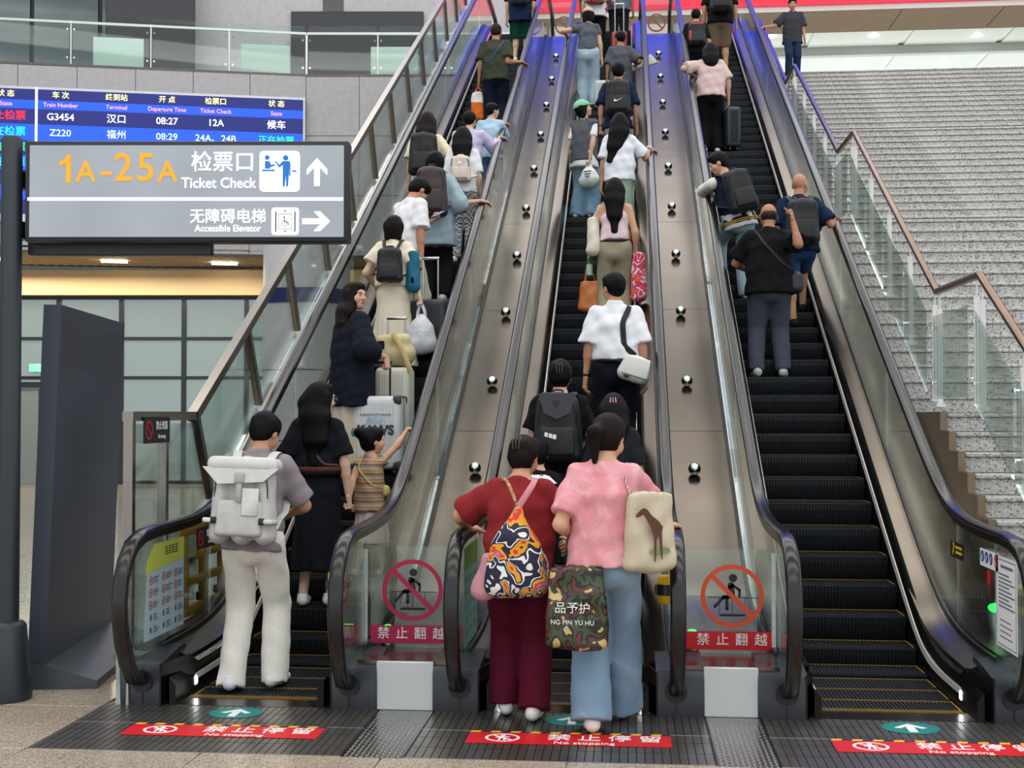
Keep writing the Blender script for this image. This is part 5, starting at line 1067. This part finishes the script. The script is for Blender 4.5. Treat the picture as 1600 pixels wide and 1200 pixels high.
on('P32', 'person in navy polo shirt and blue shorts holding the right handrail', 14, 1.69, 1.56, w=1.12, hy=-.5, skin='#b98565', top=tee('#172641', sleeve=.85, hem=.82, loose=.03, rs=.085, collar=.02), bottom=dict(kind='shorts', mat=fab('#2b4a72'), len=.95, rk=.095), shoes='#16161a', R=(rail(2, 1, 12.80), 'flat', DN, (.5, .8, -.1), (.35, -.6, -1)), feet=((.07, .30, STEPD * TT), (-.06, .0, 0)), face=True)
on('P33', 'person in black polo and grey trousers with one arm raised', 11, 1.30, 1.64, w=1.27, lean=.04, hp=.28, skin='#b07e60', top=tee('#0f1013', sleeve=.82, hem=.79, loose=.03, rs=.085, collar=.02), bottom=pants('#474c59', rk=.088, rh=.078, loose=.02, wr=.006), shoes='#b9bbb4', hair=dict(kind='fringe', col='#3a3230'), R=((1.485, 11.58, 3.43), 'fist', (-1, .3, 0), (-.2, .2, 1), (.3, -1, -1)), L=((1.14, 12.1, 3.02), 'grip', (1, 0, 0), None, (-1, -.7, -.3)), feet=((.125, .03, 0), (-.125, .0, 0)))
person('P34', 'person in dark grey t-shirt and jeans walking down the granite staircase', 3.42, 26.55, 8.64, 1.70, rz=math.pi, skin=SK2, hp=.15, top=tee('#3a3c42', sleeve=.85, hem=.75, loose=.04, rs=.08), bottom=pants('#1c3149', rk=.08, rh=.075), shoes='#2a2a2e', hair=dict(kind='short'), R=((2.86, 26.4, 9.72), 'flat', DN, (-.6, -.6, -.2), (-.3, .3, -1)), face=True, group='people on the stairs', feet=((.09, .05, -.0), (-.09, -.1, .0)))
# ------------------------------------------------------------------ bags
def xf(mb, o, B):
    B = np.asarray(B); mb.v = [tuple(o + B @ V(*p)) for p in mb.v]; return mb
def smoothp(P, n=4):
    P = [V(*p) for p in P]; out = []
    for i in range(len(P) - 1):
        p0, p1, p2, p3 = P[max(i - 1, 0)], P[i], P[i + 1], P[min(i + 2, len(P) - 1)]
        for k in range(n):
            t = k / n; out.append(.5 * (2 * p1 + (p2 - p0) * t + (2 * p0 - 5 * p1 + 4 * p2 - p3) * t * t + (3 * p1 - p0 - 3 * p2 + p3) * t ** 3))
    return out + [P[-1]]
class Bag:
    """a thing carried by somebody: parts given in the carrier's own axes"""
    def __init__(s, J, name, label, base, cat='bag', group='bags carried by people'):
        s.J = J; s.base = V(*base); s.o = thing(name, label, cat, wpt(J, s.base), J['rz'], group)
    def part(s, name, mb, m, sm=45, parent=None): 
        mb.v = [tuple(V(*p) - s.base) for p in mb.v]; return mb.build(name, m, parent or s.o, sm)
    def sdf(s, name, f, res, m, wr=.0): v, q = f.mesh(res, wr); return link(name, mesh_np(name, [(v - s.base, q)], [m]), s.o)
def backpack(key, label, col, size, dz=0.0, pocket=None, style='', straps=True):
    J = PEOPLE[key]; sc = 1; w, d, h = size; up, fw, rt = J['up'], J['fw'], J['rt']; m = col if not isinstance(col, str) else mat('pack_' + col.strip('#'), col, .6, noise=(20, .12), bump=(150, .1)); pm = pocket if pocket is not None else m
    q = onto(J, J['chs'] - up * .06, fw, .004, ('top',)); c = q - fw * d * .47 + up * dz; B = np.stack([rt, fw, up], 1)
    b = Bag(J, 'backpack', label, c - up * h / 2, 'backpack', 'backpacks')
    f = SDF(); r = min(w, d) * .30
    for sx in (-1, 1): f.cone(c + rt * sx * (w / 2 - r) - up * (h / 2 - r), c + rt * sx * (w / 2 - r * 1.35) + up * (h / 2 - r * 1.2), r, r * .92, .07, fw, d / 2 / r)
    f.cone(c - up * (h / 2 - r), c + up * (h / 2 - r * 1.0), r, r, .07, fw, d / 2 / r)
    b.sdf('main_body', f, .010 if J['y'] < 10 else .014, m, .0015)
    pk = MB().rbox((0, -d * .5, -h * .19), (w * .72, d * .28, h * .42), .03, 3, taper=(.92, .8)); b.part('front_pocket', xf(pk, c, B), pm)
    zp = MB().tube(smoothp([(-w * .4, -d * .40, h * .05), (-w * .34, -d * .46, h * .33), (0, -d * .42, h * .42), (w * .34, -d * .46, h * .33), (w * .4, -d * .40, h * .05)]), .004, 6); b.part('zip', xf(zp, c, B), BLACK)
    hd = MB().tube(smoothp([(-.035, d * .1, h * .46), (-.03, d * .05, h * .53), (.03, d * .05, h * .53), (.035, d * .1, h * .46)]), .007, 6); b.part('carry_loop', xf(hd, c, B), pm)
    if straps:
        for sd in (1, -1):
            s = J['s']; sh = J['sh'][sd]; A = c + rt * sd * w * .2 + fw * d * .35 + up * h * .42; top = sh - rt * sd * .055 * s + up * .075 * s; fr = J['chs'] + rt * sd * .10 * s + fw * .135 * s + up * .02
            lo = J['chs'] + rt * sd * .16 * s + fw * .02 - up * .14 * s; bt = c + rt * sd * w * .42 + fw * d * .3 - up * h * .3
            P = smoothp([A, A * .35 + top * .65 - fw * .035, top, fr, lo, bt]); Q = []
            for i, p in enumerate(P):
                v = float(J['top'].at(p)[0])
                if v < .010:
                    e = .01; gr = V(*[float(J['top'].at(p + V(*dd) * e)[0] - v) for dd in ((1, 0, 0), (0, 1, 0), (0, 0, 1))]); p = p + unit(gr) * (.012 - v)
                Q.append(p)
            b.part('shoulder_strap', MB().tube(Q, [(.028 if h > .4 else .016, .006)] * len(Q), 8, side=tuple(rt)), pm)
    return b, c, B
b, c, B = backpack('P1', 'large pale grey rolled-top backpack on the person in the grey polo', '#c3c3be', (.40, .19, .50), -.07, style='roll'); w, d, h = .40, .19, .50
LG = mat('pack_c3c3be'); LG2 = mat('pack_flap', '#d2d2cd', .6, noise=(20, .08))
b.part('roll_flap', xf(MB().rbox((0, -.03, h * .44), (.42, .19, .09), .04, 3), c, B), LG2)
b.part('flap_edge', xf(MB().prism([(-.23, -d * .62, .20), (.23, -d * .62, .20), (.14, -d * .66, .12), (-.13, -d * .66, .10)], (0, .03, 0)), c, B), LG2)
b.part('centre_buckle', xf(MB().rbox((0, -d * .70, .14), (.055, .02, .06), .006, 2).rbox((0, -d * .68, .06), (.035, .012, .12), .004, 1), c, B), mat('buckle_grey', '#a9a9a4', .5))
for sx in (-1, 1):
    b.part('side_strap', xf(MB().rbox((sx * w * .43, -d * .3, -h * .22), (.07, .14, .028), .006, 1), c, B), LG2); b.part('side_buckle', xf(MB().rbox((sx * w * .36, -d * .62, -h * .22), (.035, .02, .04), .005, 1), c, B), BLACK)
b.part('zip_pocket', xf(MB().rbox((.07, -d * .66, .0), (.10, .012, .16), .005, 1), c, B), LG2)
backpack('P5', 'small black backpack on the person in the cream dress', '#16171b', (.26, .14, .33), -.03)
backpack('P7', 'large dark brown backpack on the person in the pale blue shirt', '#372d29', (.36, .22, .54), .0)
backpack('P8', 'black backpack on the person in the cream t-shirt', '#131316', (.36, .20, .50), -.05)
b, c, B = backpack('P9', 'small cream backpack on the person in checked trousers', '#d9cdbd', (.25, .13, .30), -.05)
b.part('round_badge', xf(MB().lathe([(.018, 0), (.014, .006)], (0, -.10, .05), 12, axis=(0, -1, 0)), c, B), WHT)
backpack('P13', 'grey backpack on the person in green shorts', '#3f434c', (.34, .2, .42), .02)
b, c, B = backpack('P16', 'large black backpack on the person in purple trousers', '#15171a', (.36, .23, .50), -.02)
b.part('flap', xf(MB().prism([(-.13, -.11, .24), (.13, -.11, .24), (.09, -.135, .10), (0, -.14, .06), (-.09, -.135, .10)], (0, .02, 0)), c, B), mat('pack_flap_dark', '#1f2226', .5))
q = FP().poly([(-.05, .012), (-.03, .008), (-.028, -.022), (-.052, -.016)]).poly([(-.022, .006), (.0, .0), (.0, -.032), (-.022, -.024)]).poly([(.006, -.002), (.03, -.006), (.028, -.038), (.004, -.033)]).build('label_print', WHT, b.o, 0); q.location = tuple(c - b.base + V(-.03, -.195, -.04))
backpack('P23', 'black backpack with a white swoosh on the person in the navy t-shirt', '#101114', (.34, .2, .46), -.03)
J = PEOPLE['P23']; bb = [o for o in J['o'].children]
b, c, B = backpack('P26', 'floral patterned backpack on the person in the white t-shirt', FLORAL, (.32, .18, .42), .0)
backpack('P28', 'large black backpack on the person in khaki shorts', '#111216', (.38, .22, .52), -.02)
b, c, B = backpack('P29', 'dark school backpack with red trim on a small person', '#1d2129', (.30, .16, .36), -.03); b.part('red_trim', xf(MB().rbox((0, -.125, .12), (.2, .02, .02), .005, 1).rbox((-.10, -.11, -.06), (.03, .03, .16), .008, 1), c, B), mat('trim_red', '#c8322e', .5))
backpack('P31', 'black backpack on the jacket with white sleeves', '#121317', (.32, .19, .46), -.02)
backpack('P32', 'black backpack on the person in the navy polo', '#15161a', (.34, .20, .46), -.06)
# white swoosh mark on the navy man's pack
for o in bpy.data.objects:
    if o.get('label', '').startswith('black backpack with a white swoosh'):
        m = FP().poly([(-.055, .0), (-.04, -.018), (-.015, -.012), (.065, .03), (-.012, .0), (-.03, .0), (-.035, .018)], 0, .002); q = m.build('swoosh_mark', WHT, o, 0); q.location = (0, -.165, .16)
# ---- patterned drawstring bag on the red t-shirt
J = PEOPLE['P14']; q = onto(J, J['wst'] + J['up'] * .05, J['fw'], .004, ('top', 'bot')); c = q - J['fw'] * .08 - J['up'] * .12; b = Bag(J, 'drawstring_bag', 'bold patterned drawstring bag on the person in dark red', c - V(0, 0, .24))
f = SDF()
for sx in (-1, 1): f.cone(c + V(sx * .10, 0, -.17), c + V(sx * .085, .01, .02), .07, .055, .05)
f.cone(c + V(0, 0, -.15), c + V(0, .015, .08), .085, .06, .06, (1, 0, 0), 1.3).cone(c + V(0, .015, .08), c + V(.01, .03, .235), .075, .018, .04, (1, 0, 0), 1.2)
b.sdf('pouch', f, .010, ABSTR, .002)
for x0, m in ((-.09, mat('strap_print', '#4a3f6e', .7, noise=(60, .6, '#d8a14a'))), (.13, mat('strap_pink', '#c9828a', .7))):
    P = smoothp([c + V(.01, .02, .235), c + V(x0 * .6 + .01, .05, .36), J['sh'][1 if x0 > 0 else -1] + V((-.06 if x0 > 0 else .06), -.05, .07), J['sh'][1 if x0 > 0 else -1] + V((-.06 if x0 > 0 else .06), .08, .04)])
    P = [p if float(J['top'].at(p)[0]) > .008 else onto(J, p, J['fw'], .010, ('top',)) for p in P]; b.part('strap', MB().tube(P, [(.017 if x0 > 0 else .009, .005)] * len(P), 8, side=(1, 0, 0)), m)
for sx in (-1, 1): b.part('side_cord', MB().tube(smoothp([c + V(sx * .10, .03, .05), c + V(sx * .165, .05, -.06), c + V(sx * .155, .02, -.20)]), .007, 6), mat('cord_print', '#2a2540', .7, noise=(80, .6, '#d9d4cc')))
pk = thing('pink_pouch', 'dusty pink pouch hanging behind the patterned bag', 'bag', wpt(J, c + V(-.17, .02, -.26)), 0, 'bags carried by people'); f = SDF().cone((0, .0, .05), (.02, 0, .22), .055, .03, .05, (1, 0, 0), 1.4); link('pouch', mesh_np('pouch', [f.mesh(.01, .003)], [fab('#c08a92')]), pk)
# ---- canvas tote and camouflage bag of the woman in pink
def tote(J, name, label, c, size, m, yaw=0, straps=None, sm=None, bulge=.05, cat='bag'):
    w, d, h = size; b = Bag(J, name, label, c - V(0, 0, h / 2), cat); f = SDF(); r = min(d / 2, .04); cz = math.cos(yaw); sz = math.sin(yaw); R_ = np.array([[cz, -sz, 0], [sz, cz, 0], [0, 0, 1.0]])
    x, y = R_[:, 0], R_[:, 1]
    for i in np.linspace(-1, 1, 5): f.cone(c + x * i * (w / 2 - r) - V(0, 0, h / 2 - r), c + x * i * (w / 2 - r) * .93 + V(0, 0, h / 2), r * (1.15 - .2 * abs(i)), r * .55, .05, y, d / 2 / r, cut=True)
    b.sdf('bag_body', f, .011, m, .003)
    for P in straps or []: b.part('strap', MB().tube(smoothp(P), [(.014, .004)] * (4 * (len(P) - 1) + 1), 8, side=(0, 1, 0) if abs(P[0][0] - P[-1][0]) < .05 else None), sm or m)
    return b
J = PEOPLE['P15']; s1 = J['sh'][1]; c = V(.235, -.085, 1.05)
b = tote(J, 'canvas_tote', 'cream canvas tote with a horse print on the right shoulder', c, (.30, .12, .40), mat('canvas', '#c9bda3', .85, noise=(70, .08)), .5, [[c + V(-.10, .03, .19), s1 + V(-.04, -.075, -.02), s1 + V(-.035, .0, .062), s1 + V(-.02, .07, .0), c + V(-.06, .10, .19)]], stripes('strap_stripe', [(0, '#e4e4e0'), (.3, '#4a5568'), (.5, '#e4e4e0'), (.8, '#4a5568')], 60, 0))
m = FP(); k = .9
m.poly([(-.07, .11), (-.10, .085), (-.105, .07), (-.09, .068), (-.06, .08), (-.045, .06), (-.02, .02), (0, -.03), (.005, -.16), (.013, -.16), (.017, -.05), (.03, -.03), (.045, -.15), (.052, -.15), (.048, -.01), (.055, .015), (.03, .045), (-.01, .075), (-.035, .105), (-.055, .115)], 0, .001)
o = m.build('horse_print', mat('print_brown', '#5a3a28', .8), b.o, 0); o.location = (.02, -.085, .22); o.rotation_euler = (0, 0, .5)
o = FP().poly([(-.02, -.08), (.03, -.06), (.09, -.075), (.1, -.1), (-.02, -.1)], 0, .001).build('grass_print', mat('print_olive', '#7d8a5e', .8), b.o, 0); o.location = (.02, -.083, .20); o.rotation_euler = (0, 0, .5)
wr = J['wr-1']; c = wr + V(.03, -.30, -.34); hb = wr + V(0, -.06, -.05)
b = tote(J, 'shopping_bag', 'glossy camouflage shopping bag held between the two people', c, (.34, .13, .42), CAMO, -.1, [[c + V(-.07, .0, .20), hb + V(-.03, 0, -.10), hb, hb + V(.03, 0, -.10), c + V(.07, .0, .20)]], mat('black_leather'))
text('品予护', .062, WHT, b.o, (-.02, -.074, .22), (math.pi / 2, 0, -.1), name='bag_print', depth=.001); text('NG PIN YU HU', .034, WHT, b.o, (-.02, -.080, .15), (math.pi / 2, 0, -.1), name='bag_print', depth=.001)
# ---- messenger bag of the white shirt
def sling(key, name, label, hipoff, size, m, sm, shoulder, cat='bag', w=.035, flap=None, tilt=0):
    J = PEOPLE[key]; s = J['s']; hp_ = J['hip'] + V(*hipoff); ct, stt = math.cos(tilt), math.sin(tilt); RT = np.array([[ct, 0, stt], [0, 1, 0], [-stt, 0, ct]]); o_ = lambda *a: hp_ + RT @ V(*a); b = Bag(J, name, label, hp_ - V(0, 0, size[2] / 2), cat)
    f = SDF(); r = size[2] * .28
    for i in (-1, 1): f.cone(o_(i * (size[0] / 2 - r), 0, -size[2] / 2 + r), o_(i * (size[0] / 2 - r) * .85, 0, size[2] / 2 - r), r, r * .8, .04, (0, 1, 0), size[1] / 2 / r)
    f.cone(o_(0, 0, -size[2] / 2 + r), o_(0, 0, size[2] / 2 - r), r, r, .04, (0, 1, 0), size[1] / 2 / r); b.sdf('bag_body', f, .010, m, .001)
    sh = J['sh'][shoulder]; P = [sh + V(-shoulder * .05, 0, .06), J['chs'] + V(shoulder * .06, 0, .02), J['wst'] + V(hipoff[0] * .45, 0, .02), hp_ + V(0, 0, size[2] / 2)]
    b.part('strap', strap(J, P, (0, 1, 0), sm, w=w, keys=('top',)), sm)
    if flap: b.part('flap', xf(MB().rbox((0.01, -size[1] * .54, size[2] * .08), (size[0] * .80, .03, size[2] * .72), .012, 3, taper=(.85, 1)), hp_, RT), flap); b.part('buckle', xf(MB().rbox((-.05, -size[1] * .6, -size[2] * .34), (.04, .015, .02), .004, 1), hp_, RT), BLACK)
    return b
sling('P19', 'messenger_bag', 'off-white messenger bag on a black strap at the white shirt', (.16, -.14, -.0), (.27, .14, .22), mat('bag_offwhite', '#d5d6cd', .6, noise=(30, .06)), mat('webbing_black', '#121315', .7), 1, w=.045, flap=mat('bag_flap', '#dedfd7', .6), tilt=.3)
sling('P33', 'waist_bag', 'small black shoulder bag at the hip of the black polo', (.235, -.03, .02), (.13, .08, .19), mat('bag_black', '#17181c', .4), mat('webbing_black'), -1, w=.022)
sling('P2', 'crossbody_bag', 'thin brown strap bag worn across the black dress', (.17, .06, .12), (.10, .06, .10), mat('bag_brown', '#4a2c22', .5), mat('strap_brown', '#6a4030', .5), -1, w=.012)
sling('P12', 'crossbody_bag', 'navy strap bag worn across the olive t-shirt', (-.16, .05, .12), (.12, .07, .14), mat('bag_navy', '#1b2740', .5), mat('strap_navy', '#22324f', .6), 1, w=.03)
sling('P3', 'crossbody_bag', 'thin yellow cord purse across the striped top of the small person', (.12, .02, .08), (.06, .04, .06), mat('bag_straw', '#cdb56a', .6), mat('cord_straw', '#d9c27a', .6), -1, w=.008)
# ---- plastic bags and shoppers in hands
def plastic(J, hand_, label, size, col, name='plastic_bag', content=None, drop=.0, hf=.34):
    wr = J['wr%d' % hand_] + J['hd%d' % hand_][0] * .09 * J['s']; w, d, h = size; top = wr + V(0, 0, -drop); c = top - V(0, 0, h); b = Bag(J, name, label, c, 'bag')
    f = SDF(); f.cone(c + V(0, 0, .07), c + V(0, 0, h * .45), w * .42, w * .36, .06, (0, 1, 0), d / w).cone(c + V(0, 0, h * .4), c + V(0, 0, h * .72), w * .36, w * .12, .05, (0, 1, 0), d / w)
    for i in (-1, 1): f.cone(c + V(i * w * .2, 0, .05), c + V(i * w * .15, 0, h * .4), w * .28, w * .2, .05, (0, 1, 0), d / w)
    b.sdf('bag_body', f, .011, mat('plastic_' + col.strip('#'), col, .28, noise=(9, .12), bump=(25, .15)), .003)
    for i in (-1, 1): b.part('handle', MB().tube(smoothp([c + V(i * w * .13, 0, h * .62), c + V(i * w * .10, 0, h * .85), top + V(0, 0, .01)]), [(.018, .004)] * 9, 8), mat('plastic_' + col.strip('#')))
    return b
b = plastic(PEOPLE['P5'], 1, 'full white plastic bag in the hand of the person in cream', (.30, .22, .42), '#dcdce2')
plastic(PEOPLE['P22'], 1, 'small white printed plastic bag held by the person in the mint cap', (.26, .18, .25), '#e4e6e0')
for o in bpy.data.objects:
    if o.get('label', '').startswith('small white printed plastic bag'):
        for i in range(3): q = FP().bar(-.05 + .01 * i, 0, .05 - .015 * i, .004, .014, 0, .002).build('print_line', mat('ink_navy', '#2d3a55', .5), o, 0); q.location = (.02, -.095, .14 - .03 * i)
J = PEOPLE['P20']; wr = J['wr-1'] + J['hd-1'][0] * .08
b = tote(J, 'gift_bag', 'orange shopping bag held by the person in khaki trousers', wr + V(.03, -.03, -.36), (.27, .11, .30), mat('paper_orange', '#c46f2c', .45, noise=(12, .12)), .1, [[wr + V(-.03, -.03, -.22), wr + V(0, 0, -.02), wr + V(.08, -.03, -.22)]])
b = tote(J, 'gift_bag', 'pink patterned paper bag hanging below the orange bag', wr + V(.09, .05, -.58), (.22, .09, .34), blotch('pink_paper', [(0, '#d8305a'), (.45, '#e0506e'), (.56, '#efe6e8')], 10), .0)
b = tote(J, 'gift_bag', 'pink and orange patterned bag at the right side of the khaki trousers', V(.24, .03, .52), (.16, .10, .46), blotch('pink_paper2', [(0, '#e2693a'), (.42, '#dd3a68'), (.52, '#f0dfe2'), (.58, '#d8305a')], 12), .3)
b = tote(J, 'shoulder_tote', 'cream shoulder tote under the left arm of the person in the tank top', V(-.215, -.02, .93), (.12, .10, .34), mat('tote_cream', '#ddd6c3', .7), .2, [[V(-.23, -.03, 1.10), J['sh'][-1] + V(.02, -.03, .05), J['sh'][-1] + V(.02, .05, .03)]])
bt_ = thing('drink_bottle', 'small green drink bottle in the hand of the person in the tank top', 'bottle', wpt(J, wr + V(.015, -.02, -.14)), 0); MB().lathe([(.028, 0), (.032, .02), (.032, .10), (.03, .12)], (0, 0, 0), 14).build('body', mat('bottle_pale', '#b8c9b8', .2), bt_); MB().lathe([(.033, .115), (.03, .17), (.014, .2), (.012, .21)], (0, 0, 0), 14).build('top', mat('bottle_green', '#1d5a3a', .25), bt_)
J = PEOPLE['P12']; wr = J['wr-1'] + J['hd-1'][0] * .08; tote(J, 'shopping_bag', 'white and orange shopping bag held by the person in olive', wr + V(-.02, 0, -.30), (.20, .10, .40), stripes('white_orange', [(0, '#e06a1c'), (.62, '#e9e6e0')], 2.4, 2), .3, [[wr + V(-.05, 0, -.08), wr, wr + V(.03, 0, -.08)]])
J = PEOPLE['P28']; wr = J['wr-1'] + J['hd-1'][0] * .08; tote(J, 'tote_bag', 'white cloth bag held by the person in khaki shorts', wr + V(0, -.02, -.30), (.30, .10, .34), mat('cloth_white_bag', '#dcd8c9', .8), .1, [[wr + V(-.06, -.02, -.13), wr, wr + V(.06, -.02, -.13)]])
J = PEOPLE['P5']; tote(J, 'teal_bag', 'teal folded bag hanging at the side of the cream dress', V(.20, -.06, 1.0), (.12, .10, .34), fab('#2b6a86'), .2)
# ---- suitcases
def suitcase(name, label, x, y, z, rz, size, m, em, handle=.35, hm=None, wm=BLACK, ribs=11, corner=None):
    w, d, h = size; o = thing(name, label, 'suitcase', (x, y, z), rz, 'suitcases'); MB().rbox((0, 0, .05 + h / 2), (w, d, h), .045, 4).build('shell', m, o); rb = MB().rbox((0, 0, 0), ((w - .09) / ribs * .62, .012, h - .10), .005, 1).mesh('rib', m)
    for i in range(ribs):
        for sy in (-1, 1): link('rib', rb, o, (-w / 2 + .045 + (i + .5) * (w - .09) / ribs, sy * d / 2, .05 + h / 2))
    MB().rbox((0, 0, .05 + h / 2), (w + .006, .03, h + .006), .045, 4).build('frame_band', em, o)
    for sx in (-1, 1):
        for sy in (-1, 1):
            MB().tube([(sx * (w / 2 - .05), sy * (d / 2 - .04), .05), (sx * (w / 2 - .05), sy * (d / 2 - .04), .02)], .014, 8).tube([(sx * (w / 2 - .05) - .012, sy * (d / 2 - .04), .025), (sx * (w / 2 - .05) + .012, sy * (d / 2 - .04), .025)], .024, 12).build('wheel', wm, o)
            if corner:
                for zz in (.05 + h - .035, .05 + .035): MB().rbox((sx * (w / 2 - .032), sy * (d / 2 - .025), zz), (.07, .056, .075), .02, 2).build('corner_guard', corner, o)
    if handle:
        q = MB(); 
        for sx in (-1, 1): q.tube([(sx * .075, d * .22, .05 + h), (sx * .075, d * .22, .05 + h + handle)], .009, 8)
        t = q.build('telescopic_handle', hm or BLACK, o); MB().rbox((0, d * .22, .05 + h + handle + .01), (.18, .03, .03), .01, 2).build('grip', hm or BLACK, t)
    return o
WS = mat('suitcase_white', '#d6dad8', .3, noise=(3, .04)); SV = mat('suitcase_cream', '#d4d2c2', .32); 
o = suitcase('suitcase', 'white ribbed suitcase with dark corner guards and printed letters', -2.05, 10.24, SZt(6) + .01, -.06, (.41, .25, .60), WS, mat('suitcase_seam', '#2a2c2e', .4), .27, BLACK, corner=mat('corner_dark', '#33353a', .4))
text('KAWS', .105, mat('print_charcoal', '#3a3f44', .6), o, (.0, -.136, .37), name='letter_print', depth=.001, sx=1.05, bold=.004); FP().rect(-.13, .13, -.006, .006, 0, .002).build('logo_bar', mat('print_greyblue', '#9aa7ae', .6), o, 0).location = (0, -.134, .50)
o = FP().disc(0, -.03, .085, 0, .001, 28, rz=.12).build('blue_print', mat('print_cloud', '#8fa9b8', .6, noise=(14, .25, '#d3dde0')), o, 0); o.location = (0, -.133, .42)
suitcase('suitcase', 'tall cream ribbed suitcase beside the person in the navy cardigan', -2.0, 10.66, SZt(7) + .01, -.05, (.30, .26, .68), SV, SV, .42, ALU)
ob = thing('duffel_bag', 'soft beige bag strapped on top of the cream suitcase', 'bag', (-2.02, 10.66, SZt(7) + .75), 0); f = SDF().cone((-.10, 0, .10), (.10, 0, .10), .10, .10, .04).cone((-.08, -.02, .20), (.10, -.02, .22), .07, .06, .05); link('bag_body', mesh_np('bag_body', [f.mesh(.012, .003)], [fab('#cbbd92')]), ob); MB().tube(smoothp([(.02, -.10, .28), (.10, -.13, .15), (.16, -.14, .0), (.18, -.13, -.06)]), [(.022, .005)] * 13, 8, side=(1, 0, 0)).build('strap', fab('#cbb57e'), ob); MB().rbox((-.08, -.115, .18), (.06, .01, .07), .004, 1).build('dark_patch', BLACK, ob)
suitcase('suitcase', 'dark ribbed suitcase in front of the person in the cream dress', -1.93, 12.08, SZt(12) + .01, -.05, (.36, .24, .54), mat('suitcase_grey', '#2e3338', .35), mat('suitcase_grey2', '#43494f', .35), .40, ALU)
suitcase('suitcase', 'dark green-grey suitcase beside the person in wide black trousers', 1.42, SY(30) + .02, SZt(30) + .01, .1, (.20, .30, .56), mat('suitcase_teal', '#20282e', .35), mat('suitcase_teal2', '#3c464c', .4), 0)
suitcase('suitcase', 'red suitcase with raised handle near the top of the middle escalator', -.15, SY(44), SZt(44) + .01, .0, (.26, .22, .52), mat('suitcase_red', '#b5333c', .4), mat('suitcase_red2', '#8a242e', .4), .5, ALU)
suitcase('suitcase', 'small white suitcase in front of the pale jeans', -.36, SY(36), SZt(36) + .01, .0, (.30, .22, .42), WS, mat('suitcase_seam'), 0)
# ---- phones, board
def phone(J, hand_, label, tilt=.6, lit=True):
    wr = J['wr%d' % hand_] + J['hd%d' % hand_][0] * .085 * J['s']; o = thing('phone', label, 'phone', wpt(J, wr + V(0, 0, .02)), J['rz']); MB().rbox((0, 0, 0), (.075, .009, .155), .004, 2).build('case', BLACK, o); FP().rect(-.034, .034, -.07, .07, .0045, .001).build('screen', mat('phone_glow', '#6f9fe0', .2, emit=.9), o, 0); o.rotation_euler = (-tilt, 0, J['rz']); return o
phone(PEOPLE['P2'], -1, 'lit phone in the left hand of the person in black', .5); phone(PEOPLE['P6'], -1, 'phone held by the person in the white t-shirt', 1.1)
J = PEOPLE['P25']; wr = J['wr1'] + J['hd1'][0] * .06; o = thing('flat_board', 'flat pale grey board under the arm of the person in grey', 'board', wpt(J, wr + V(.10, 0, .05)), .2); MB().rbox((0, 0, 0), (.46, .03, .26), .01, 2).build('panel', mat('board_grey', '#a9a49c', .6), o); o.rotation_euler = (-.8, -.35, .2)
# ---- white lace collar, watch, scrunchie
J = PEOPLE['P17']; cc = J['nkb'] - V(0, 0, .03); o = MB().lathe([(.065, .012), (.10, .0), (.15, -.045), (.152, -.05), (.10, -.006), (.065, .006)], tuple(cc), 24).build('lace_collar', blotch('lace', [(0, '#e9e9e6'), (.47, '#3a3a3c'), (.52, '#ecebe8')], 26), J['o'], 60)
for k_, hd_, m in (('P19', -1, BLACK), ('P23', -1, BLACK), ('P28', -1, BLACK)):
    J = PEOPLE[k_]; a, e, wv = J['arm'][hd_]; d_ = unit(wv - e); MB().tube([wv - d_ * .03, wv - d_ * .012], .031 * J['s'], 12).build('wristband', m, J['o'], 60)
J = PEOPLE['P21']; a, e, wv = J['arm'][1]; d_ = unit(wv - e); u_ = unit(np.cross(d_, V(0, 0, 1))); v_ = np.cross(d_, u_); MB().tube([wv - d_ * .01 + u_ * (.036 * math.cos(t)) + v_ * (.036 * math.sin(t)) for t in np.linspace(0, 6.283, 14, endpoint=False)], .016, 7, closed=True).build('scrunchie', fab('#d8cfc6'), J['o'], 60)
